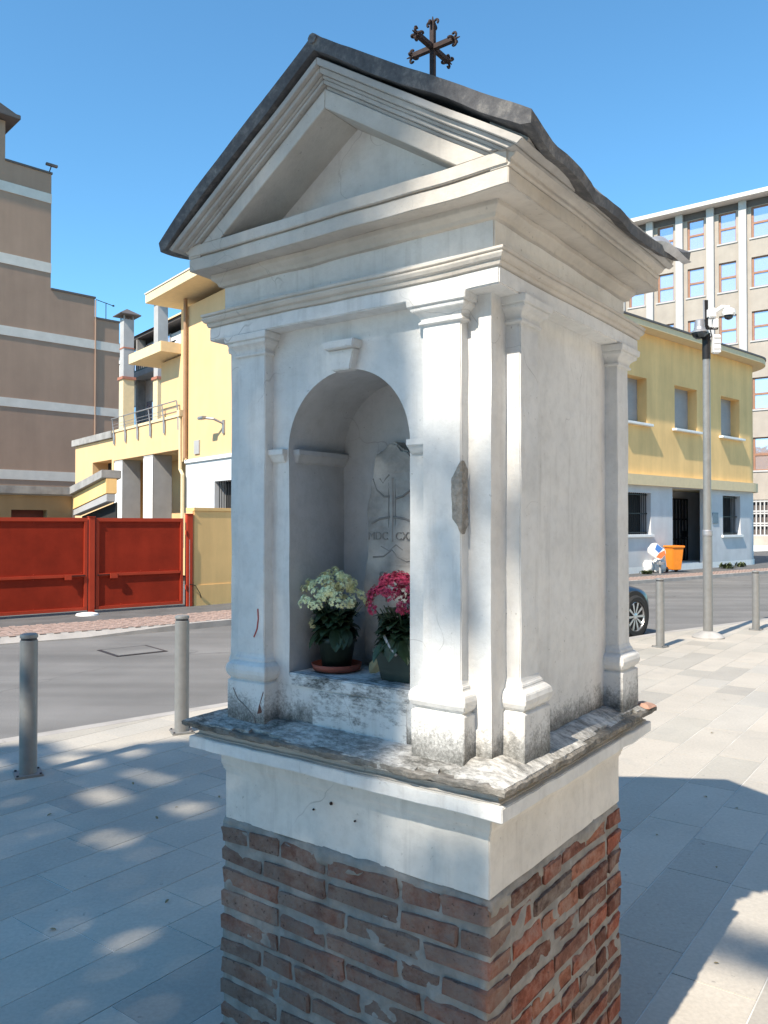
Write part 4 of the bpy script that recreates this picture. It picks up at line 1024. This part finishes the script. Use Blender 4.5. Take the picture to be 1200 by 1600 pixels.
# ================================================================ CHIMNEYS
def chimney(x, y, w_, ztop, zb_, label, brick_z):
    t = thing('chimney', label, 'chimney', (x, y, 0), az=141.5, group='square chimneys behind the yellow building')
    h = w_ / 2
    MB().box(-h, h, -h, h, 0, zb_).build('lower_stack', M_CREAM, t)
    MB().box(-h - .05, h + .05, -h - .05, h + .05, zb_ + .002, zb_ + .1).build('collar', M_TILE, t)
    MB().box(-h + .015, h - .015, -h + .015, h - .015, zb_ + .1, ztop).build('flue', M_CONL, t)
    MB().box(-h - .0, h + .0, -h, h, zb_ + 1.15, zb_ + 1.2).build('flue_band', M_TILE, t)
    for sx in (-1, 1):
        for sy in (-1, 1): MB().box(sx * h * .8 - .02, sx * h * .8 + .02, sy * h * .8 - .02, sy * h * .8 + .02, ztop, ztop + .14).build('cap_leg', M_GALV, t)
    k = h * 1.8
    MB().stack((-.02, .02, -.02, .02), [(k, ztop + .14), (k, ztop + .17), (0, ztop + .42)]).build('cap', M_COPE, t)
    return t
chimney(-9.62, 30.0, .42, 9.30, 7.05, 'square chimney with metal cap, the lower left one of the pair', 7)
chimney(-8.35, 30.0, .42, 9.90, 7.05, 'square chimney with metal cap, partly behind the yellow eaves', 7)

# ================================================================ APARTMENT HOUSE BEHIND
AP = thing('apartment_house', 'distant apartment house with red tiled roof and railed balconies between the chimneys', 'building', (-.2705 * 44, 44, 0), az=141.5)
MB().box(-9.5, 4, 0, 8, 0, 12.0).build('wall', M_WHT, AP)
MB().box(-9.6, 4.2, -.5, 8.2, 12.35, 12.5).build('eaves', M_COPE, AP)
MB().add([(-9.6, -.6, 12.5), (4.2, -.6, 12.5), (4.2, 4, 13.5), (-9.6, 4, 13.5), (-9.6, 8, 12.5), (4.2, 8, 12.5)], [(0, 1, 2, 3), (3, 2, 5, 4), (0, 3, 4), (1, 5, 2)]).build('roof', M_TILE, AP)
MB().box(-4.0, 1.5, 1.5, 4, 13.2, 13.9).build('roof_parapet', M_CREAM, AP)
MB().box(-9.6, 3, -.9, 0, 9.95, 10.25).build('balcony_slab', M_CONL, AP)
MB().box(-9.6, 3, -.9, 0, 6.6, 6.9).build('balcony_slab', M_CONL, AP)
MB().box(-9.6, 3, -.86, -.83, 10.26, 10.35).build('railing_rail', M_BLK, AP)
MB().tube([(-9.6, -.85, 11.1), (3, -.85, 11.1)], .04, 6).build('railing_rail', M_BLK, AP)
for k in range(42): MB().box(-9.5 + k * .3, -9.46 + k * .3, -.86, -.82, 10.3, 11.1).build('railing_bar', M_BLK, AP)
for x in (-8.5, -6.3, -4.2, -2.2, .0):
    for z in (10.3, 6.95, 3.6):
        wd_ = MB().box(x - .55, x + .55, -.03, .0, z, z + 1.75).build('window', M_SHUT, AP)
        MB().box(x - .45, x - .03, -.045, -.031, z + .1, z + 1.65).build('pane', M_GLS, wd_); MB().box(x + .03, x + .45, -.045, -.031, z + .1, z + 1.65).build('pane', M_GLS, wd_)
MB().box(-3.2, -3.0, -.5, 0, 6.9, 12.3).build('side_fin', M_CONC, AP)

# ================================================================ RIGHT YELLOW BUILDING (curved corner)
RY = thing('corner_building', 'yellow street building with a rounded corner, grey stucco ground floor and overhanging eaves', 'building', (8.2, 27.0, 0), az=48)
XE, RC = 9.3, 1.6
def plan(off_, xs=-9, n_=14, dx=0.0):
    pts = [(xs, -off_)]
    for k in range(n_ + 1):
        a = R(-90 + 110 * k / n_); pts.append((XE + dx + (RC + off_) * math.cos(a), RC + (RC + off_) * math.sin(a)))
    pts.append((pts[-1][0] - 3, pts[-1][1] + 8)); return pts
def shell(pts, z0, z1, cap=False):
    m = MB(); n_ = len(pts); vs = [(x, y, z0) for x, y in pts] + [(x, y, z1) for x, y in pts]
    fs = [(i, i + 1, n_ + i + 1, n_ + i) for i in range(n_ - 1)]
    if cap:
        fs.append(tuple(range(n_, 2 * n_))); fs.append(tuple(reversed(range(n_)))); fs.append((n_ - 1, 0, n_, 2 * n_ - 1))
    return m.add(vs, fs)
upW = [(-.45, 1.22, 5.14, 6.72), (3.15, 4.82, 5.14, 6.72), (6.78, 8.40, 5.14, 6.72)]
m = wall_holes(-9, XE, 3.36, 8.28, [(-4.0, -2.4, 5.14, 6.72)] + upW, .38)
m2 = shell(plan(0)[1:], 3.36, 8.28); m.add(m2.v, m2.f); m.build('upper_wall', M_YELR, RY, fix=False)
for a, b_, c, d in upW:
    s_ = MB().box(a + .002, b_ - .002, .37, .40, c, d - .002).build('shutter', M_SHUT, RY)
    for k in range(14): MB().box(a + .02, b_ - .02, .362, .37, c + .06 + k * .115, c + .10 + k * .115).build('slat', M_SHUT, s_)
    MB().box(a - .18, b_ + .18, -.17, .36, c - .09, c - .005).build('window_sill', M_WHT, RY, bev=.01)
loW = [(-.9, 1.45, 1.32, 2.75), (6.88, 8.42, 1.25, 2.80)]
m = wall_holes(-9, XE, 0, 3.0, loW + [(2.95, 5.80, .0, 2.998)], .40)
m2 = shell(plan(0)[1:], 0, 3.0); m.add(m2.v, m2.f); m.build('ground_floor_wall', M_WST, RY, fix=False)
shell(plan(.18), 3.0, 3.36, True).build('string_course', M_CREAM, RY)
shell(plan(.03, -9), 0, .22).build('plinth', M_WHT, RY)
shell(plan(.5), 8.29, 8.49, True).build('roof_slab', M_CREAM, RY)
shell(plan(.53), 8.492, 8.56, True).build('roof_edge', M_COPE, RY)
for a, b_, c, d in loW:
    MB().box(a - .1, b_ + .1, .398, .42, c - .1, d + .1).build('window_back', M_DARK, RY)
    MB().box(a - .12, b_ + .12, -.08, .02, c - .10, c - .003).build('window_sill', M_WHT, RY, bev=.008)
    g = MB().box(a, b_, .14, .17, c + .04, c + .08).build('window_grille', M_BLK, RY)
    for z in (c + .7, d - .08): MB().box(a, b_, .14, .17, z, z + .04).build('bar', M_BLK, g)
    nb = int((b_ - a) / .13)
    for k in range(nb): x = a + .07 + k * .13; MB().tube([(x, .155, c), (x, .155, d)], .014, 6).build('bar', M_BLK, g)
# recessed entrance
MB().box(2.952, 9.0, 1.72, 1.8, 0, 3.0).build('recess_back_wall', M_WST, RY)
q1 = MB(); q1.add([(5.80, .40, 0), (8.6, 1.72, 0), (8.6, 1.72, 3.0), (5.80, .40, 3.0)], [(0, 1, 2, 3)]); q1.build('recess_side_wall', M_WST, RY)
MB().box(2.95, 2.98, .4, 1.72, 0, 3).build('recess_side_wall', M_WST, RY)
for k in range(2): MB().box(2.99, 6.6 + .5 * k, .1 + .35 * k, 1.7, .001 + .1 * k, .1 + .1 * k).build('step', M_WHT, RY)
dg = MB().box(5.35, 7.15, 1.60, 1.70, .2, .24).build('door_grille', M_BLK, RY)
MB().box(5.35, 7.15, 1.68, 1.70, .2, 2.7).build('door_leaf', M_GALV, dg)
for z in (1.05, 1.85, 2.66): MB().box(5.35, 7.15, 1.58, 1.64, z, z + .05).build('bar', M_BLK, dg)
for k in range(8): x = 5.38 + k * .25; MB().box(x - .018, x + .018, 1.58, 1.63, .24, 2.68).build('bar', M_BLK, dg)
MB().box(6.75, 7.05, 1.55, 1.63, 1.15, 1.4).build('lock_box', M_BLK, dg)
MB().box(5.98, 6.45, -.025, 0, 1.70, 2.12).build('plaque', M_PLQ, RY)
# odds and ends at its foot
BN = thing('wheeled_bin', 'orange plastic wheeled bin beside the barred entrance', 'bin', (10.12, 28.1, 0), az=75)
MB().add([(-.17, -.18, .08), (.17, -.18, .08), (.17, .18, .08), (-.17, .18, .08), (-.22, -.26, .85), (.22, -.26, .85), (.22, .26, .85), (-.22, .26, .85)],
         [(0, 3, 2, 1), (4, 5, 6, 7), (0, 1, 5, 4), (1, 2, 6, 5), (2, 3, 7, 6), (3, 0, 4, 7)]).build('bin_body', M_ORB, BN, bev=.02)
MB().box(-.25, .25, -.30, .29, .85, .93).build('lid', M_ORB, BN, bev=.02)
MB().tube([(-.20, .31, .88), (.20, .31, .88)], .02, 8).build('handle', M_ORB, BN)
for s in (-1, 1): MB().lathe([(.09, -.025), (.09, .025)], 16).build('wheel', M_TYRE, BN).matrix_local = Matrix.Translation((s * .19, .15, .09)) @ Matrix.Rotation(R(90), 4, 'Y')
def sack(x, y, sx, sy, sz, label, rot):
    m = MB(); m.box(-sx, sx, -sy, sy, 0, sz)
    o = m.build('rubble_sack', M_SACK, None, bev=.06, sub=.08, amp=.035, nsc=5, smooth=True)
    o.location = (x, y, 0); o.rotation_euler = (0, 0, R(rot)); tag(o, label, 'sack', 'white sacks by the entrance'); return o
sack(9.06, 27.75, .19, .15, .42, 'white sack under the blue and orange board, left one', 20)
sack(9.50, 27.85, .22, .16, .46, 'white sack leaning beside the orange bin', -15)
sg = thing('tilted_sign', 'round white board with blue and orange patches tilted on a grey stem by the sacks', 'sign', (9.38, 27.35, 0), az=90)
MB().tube([(0, 0, 0), (-.02, 0, .62)], .035, 8).build('stem', M_CONL, sg)
MB().lathe([(.13, 0), (.13, .07), (.06, .08)], 16, (0.02, -.02, .30)).build('clamp_disc', M_GALV, sg).rotation_euler = (0, 0, 0)
bd_ = MB(); bd_.prism_y([(-.30 + .0, -.12), (-.2, -.22), (.2, -.22), (.30, -.12), (.30, .12), (.2, .22), (-.2, .22), (-.30, .12)], -.04, .04)
bo = bd_.build('board', M_WCAM, sg, bev=.02); bo.matrix_local = Matrix.Translation((-.13, -.03, .74)) @ Matrix.Rotation(R(38), 4, 'Y') 
MB().prism_y([(-.1, .02), (.08, .0), (.10, .205), (-.16, .205)], -.046, -.0405).build('blue_patch', M_BLUE, bo)
MB().prism_y([(.09, -.17), (.26, -.11), (.28, .11), (.17, .2), (.09, .0)], -.046, -.0405).build('orange_patch', M_ORP, bo)
def weed(x, y, r_, label, seed):
    rnd = random.Random(seed); m = MB()
    for _ in range(60):
        a = rnd.uniform(0, 6.28); d = (math.cos(a), math.sin(a), rnd.uniform(.3, 1.6)); leaf_quads(m, (rnd.gauss(0, r_ * .3), rnd.gauss(0, r_ * .3), 0), d, (0, 0, 1), r_ * rnd.uniform(.5, 1), r_ * .25)
    o = m.build('weed_tuft', M_WEED, None, fix=False); o.location = (x, y, .004); tag(o, label, 'weed', 'weeds at the foot of the corner building'); return o
weed(12.9, 30.35, .32, 'larger weed tuft at the wall foot right of the camera pole', 1)
weed(14.0, 31.6, .28, 'weed tuft below the right ground-floor window', 2)
weed(8.75, 26.9, .22, 'small weed tuft left of the white sacks', 3)

# ================================================================ TALL STONE BUILDING (far right)
TB = thing('stone_office_block', 'tall stone-clad office block with pale piers and orange framed windows', 'building', (22.0, 55.0, 0), az=127.5)
PX = 2.075; ROWS = [(20.70, 22.75), (17.40, 19.40), (13.85, 15.80), (9.28, 11.38), (5.24, 7.42)]
cols = [i for i in range(-8, 5)]
x_l, x_r = -18.0, 10.0
holes = [(-.02 + PX * i - 1.10 + .0, PX * i + .0, z0_, z1_) for i in cols for z0_, z1_ in ROWS]
# openings: s from 1.11 to 0.0 in the photograph's frame = x -1.11 .. 0
m = wall_holes(x_l, x_r, 0, 23.0, [(a, b_, c, d) for a, b_, c, d in holes] + [(PX * i - 1.3, PX * i + .15, .9, 3.3) for i in cols], .25)
m.box(x_l, x_r, .3, 14, 0, 23.0)
m.build('facade', M_TRAV, TB)
MB().box(x_l, x_r, -.9, 15, 23.25, 23.55).build('roof_slab', M_BAND, TB, bev=.02)
MB().box(x_l, x_r, -.05, .1, 22.8, 23.24).build('dark_frieze', M_COPE, TB)
for i in range(-9, 5):
    x = PX * i + .22
    MB().box(x, x + .48, -.28, .0, 3.6, 23.24).build('pier', M_PIER, TB)
wf = None
for i in cols:
    for z0_, z1_ in ROWS:
        x0_, x1_ = PX * i - 1.12, PX * i
        if wf is None:
            f = MB(); W_, H_ = 1.12, 2.0
            f.box(0, .13, .10, .2, 0, H_); f.box(W_ - .06, W_, .10, .2, 0, H_); f.box(.13, W_ - .06, .10, .2, 0, .06); f.box(.13, W_ - .06, .10, .2, H_ - .08, H_); f.box(.13, W_ - .06, .09, .2, H_ * .45, H_ * .45 + .13)
            FM = f.mesh('window_frame'); FM.materials.append(M_ORNG)
            g1 = MB().box(.13, W_ - .06, .15, .17, .06, H_ * .45).mesh('p1'); g2 = MB().box(.13, W_ - .06, .15, .17, H_ * .45 + .13, H_ - .08).mesh('p2')
            g1.materials.append(M_GLS); g2.materials.append(M_GLS); wf = True
            SM = MB().box(-.12, W_ + .1, -.06, .1, -.10, -.004).mesh('sill'); SM.materials.append(M_PIER)
        o = obj('window', FM, TB); o.location = (x0_, 0, z0_); o.scale = (1, 1, (z1_ - z0_) / 2.0)
        obj('pane', g1, o); obj('pane', g2, o); obj('sill', SM, o)
LT = None
for i in cols:
    m = MB()
    x0_ = PX * i - 1.3
    for k in range(6): m.box(x0_ + .06 + k * .25, x0_ + .14 + k * .25, .05, .15, .9, 3.3)
    for z in (.9, 1.55, 1.7, 2.35, 2.5, 3.15): m.box(x0_, x0_ + 1.45, .04, .16, z, z + .1)
    if i >= 0: m.build('lattice_screen', M_PIER, TB)
MB().box(x_l, x_r, .24, .26, .5, 3.5).build('lattice_back', M_COPE, TB)
MB().box(x_l, x_r, -1.6, -.02, -.05, .3).build('footing', M_WHT, TB)

# ================================================================ UNSEEN BUILDINGS ADDED AROUND THE VIEWPOINT TO CUT SKY LIGHT
def block(x, y, az, W_, H_, D_, mat, label):
    t = thing('sky_blocker', label, 'building', (x, y, 0), az=az)
    hs = []
    nx = int(W_ / 3.2)
    for i in range(nx):
        for z in (1.0, 4.4, 7.8, 11.2):
            if z + 2 < H_: hs.append((1.0 + i * 3.2, 2.3 + i * 3.2, z, z + 1.8))
    m = wall_holes(0, W_, 0, H_, hs, .2); m.box(0, W_, .3, D_, 0, H_); m.build('wall', mat, t)
    for h in hs:
        w_ = MB().box(h[0], h[1], .12, .16, h[2], h[3]).build('window', M_SHUT, t)
        MB().box(h[0] + .1, h[1] - .1, .10, .119, h[2] + .1, h[3] - .1).build('pane', M_GLS, w_)
    MB().box(-.4, W_ + .4, -.6, D_ + .4, H_ + .002, H_ + .25).build('roof_slab', M_COPE, t)
    return t
block(20, -19, 268, 42, 15, 10, M_TRAV, 'long unseen stone-faced building added behind the viewpoint to cut sky light')
block(15.5, 5, 186, 24, 14, 10, M_YELR, 'unseen ochre building added on the right to cut sky light')

# ================================================================ TREE BEHIND THE CAMERA (its shade falls on the scene)
E1 = Vector((math.cos(R(SUN_AZ - 180)), -math.sin(R(SUN_AZ - 180)), 0)); E2 = SV.cross(E1); E2 = E2 if E2.z > 0 else -E2
def qd(p): p = Vector(p); return (p.dot(E1), p.dot(E2))
# sun flecks let through by the crown: ground points with radii (across, along)
flecks = [((-1.70, 4.92, 0), .20, .07), ((-1.13, 4.70, 0), .15, .06), ((-1.43, 4.25, 0), .14, .07), ((-1.0, 3.25, 0), .07, .055),
          ((-2.15, 5.65, 0), .25, .08), ((-1.95, 5.95, 0), .3, .06), ((-2.75, 5.55, 0), .22, .06), ((-1.55, 5.3, 0), .25, .04)]
fq = [(qd(p), a, b_) for p, a, b_ in flecks]
def shade_density(e1, e2):
    """how leafy the crown is along the sun ray with these two coordinates"""
    if e1 > -.98:
        return 1.0 if (-.98 < e1 < -.62 and 2.33 < e2 < 2.52) else 0
    top = 3.6 if e1 > -3.6 else 3.6 + (e1 + 3.6) * .62
    top += .22 * noise.noise(Vector((e1 * 2.5, 0, 4)))
    if e2 > top: return 0
    if e2 < -1.2 or e1 < -8.2: return 0
    for (a, b_), ra, rb_ in fq:
        if ((e1 - a) / ra) ** 2 + ((e2 - b_) / rb_) ** 2 < 1: return 0
    if e1 > -1.42:
        x, z = e1 + 1.015, (e2 - 1.22) / .688
        if z > 2.50: return 0 if x > .0 else (.6 if x > -.06 else 1.0)
        if z > 2.38: return 0 if x > -.12 else (.45 if x > -.26 else 1.0)
        if z > 1.88 + .25 * max(0, -x - .1): return 0 if x > -.20 else (.5 if x > -.27 else 1.0)
        if .93 < z < 1.38 and x > -.24: return 0
        if .78 < z <= .93 and -.40 < x < -.12: return .30
        if 1.38 <= z < 1.62: return .62
        if z >= 1.62: return .34
    return 1.0
TR = thing('shade_tree', 'leafy street tree standing behind and left of the viewpoint, shading the pavement', 'tree', (-9.6, -5.6, 0), az=90)
TRO = Vector((-9.6, -5.6, 0))
rt_ = random.Random(21)
lv = MB(); cnt = 0
for _ in range(84000):
    e1 = rt_.uniform(-8.2, -.6); e2 = rt_.uniform(-1.2, 3.7); dpt = 15.0 + rt_.gauss(0, 1.1)
    d = shade_density(e1, e2)
    if e1 > -2.15 and e2 > 1.72: d *= .82
    if d <= 0 or rt_.random() > d: continue
    c = E1 * e1 + E2 * e2 + SV * dpt - TRO
    sz = rt_.uniform(.030, .055)
    nrm = (SV + Vector((rt_.gauss(0, .5), rt_.gauss(0, .5), rt_.gauss(0, .5)))).normalized()
    s = nrm.cross(Vector((.2, .5, .8))).normalized(); u = nrm.cross(s)
    a = rt_.uniform(0, 6.28); s, u = s * math.cos(a) + u * math.sin(a), u * math.cos(a) - s * math.sin(a)
    lv.add([tuple(c - s * sz), tuple(c + u * sz * .75), tuple(c + s * sz), tuple(c - u * sz * .75)], [(0, 1, 2, 3)]); cnt += 1
lv.build('crown', M_TREE, TR, kind='stuff', fix=False)
tk = MB(); cc = E1 * -4.2 + E2 * 1.3 + SV * 10.5 - TRO
tk.tube([(0, 0, -.1), (.05, .02, 1.5), (.02, -.05, 3.2), (.2, 0, 5.0), (.4, .2, 9.2)], .30, 12, r1=.17)
tk.build('trunk', M_BARK, TR, smooth=True)
lb = MB()
for k in range(9):
    tgt = E1 * (-7.2 + 5.6 * k / 8) + E2 * (.3 + 2.2 * ((k * 5) % 9) / 8) + SV * 15.0 - TRO
    st0 = Vector((.38, .18, 8.6)); mid = (st0 + tgt) / 2 + Vector((0, 0, .3))
    lb.tube([st0, st0.lerp(mid, .5) + Vector((.05, .1, .05)), mid, mid.lerp(tgt, .6), tgt], .085, 8, r1=.02)
lb.build('limbs', M_BARK, TR, kind='stuff', smooth=True)
print('leaves', cnt)

T2 = thing('shade_tree', 'unseen second leafy tree added behind the viewpoint to cut sky light', 'tree', (-1.2, -7.5, 0), az=90)  # added out of view to screen off part of the sky
tk = MB().tube([(0, 0, -.1), (.05, .02, 1.5), (.02, -.05, 3.0), (.1, 0, 4.6)], .22, 12, r1=.13).build('trunk', M_BARK, T2, smooth=True)
lv = MB()
for _ in range(9000):
    d = Vector((rt_.gauss(0, 1), rt_.gauss(0, 1), rt_.gauss(0, .8))).normalized(); r_ = rt_.random() ** .4
    c = Vector((0.1, 0, 6.6)) + Vector((d.x * 2.7, d.y * 2.9, d.z * 2.5)) * r_ * (.85 + .3 * noise.noise(d * 2))
    sz = rt_.uniform(.06, .11); s = Vector((rt_.gauss(0, 1), rt_.gauss(0, 1), rt_.gauss(0, .5))).normalized(); u = s.cross(d).normalized()
    lv.add([tuple(c - s * sz), tuple(c + u * sz * .75), tuple(c + s * sz), tuple(c - u * sz * .75)], [(0, 1, 2, 3)])
lv.build('crown', M_TREE, T2, kind='stuff', fix=False)

# ================================================================ DRY LEAVES ON THE PAVING
rl_ = random.Random(4)
LM = []
for k in range(3):
    m = MB(); leaf_quads(m, (-.02, 0, .004), (1, .1, 0), (0, 0, 1), .045, .022, .25 + .2 * k); me = m.mesh('fallen_leaf'); me.materials.append(M_LEAF2); LM.append(me)
for x, y in ((-1.21, 4.72), (-1.6, 5.15), (-1.0, 4.9), (-1.28, 4.55), (-1.9, 4.6), (-.95, 3.55), (-1.35, 3.3), (-.75, 3.9), (-2.5, 5.6), (1.95, 4.9), (2.05, 4.7), (1.6, 3.9), (1.45, 4.3), (3.2, 7.6), (2.6, 6.4), (1.25, 3.05)):
    o = bpy.data.objects.new('fallen_leaf', rl_.choice(LM)); COL.objects.link(o); o.location = (x, y, .003); o.rotation_euler = (rl_.uniform(-.2, .2), rl_.uniform(-.2, .2), rl_.uniform(0, 6.28)); o.scale = (rl_.uniform(.4, .75),) * 3
    right = x > 1.0; lit = right and (y > 5.2 or y < 3.2)
    tag(o, 'dry leaf on the sunlit paving right of the shrine' if lit else 'dry leaf lying in the shadow the shrine casts on the paving' if right else 'dry leaf on the tree-shaded paving left of the brick base', 'leaf',
        'dry leaves on the sunlit paving' if lit else 'dry leaves in the shadow of the shrine' if right else 'dry leaves on the shaded paving')
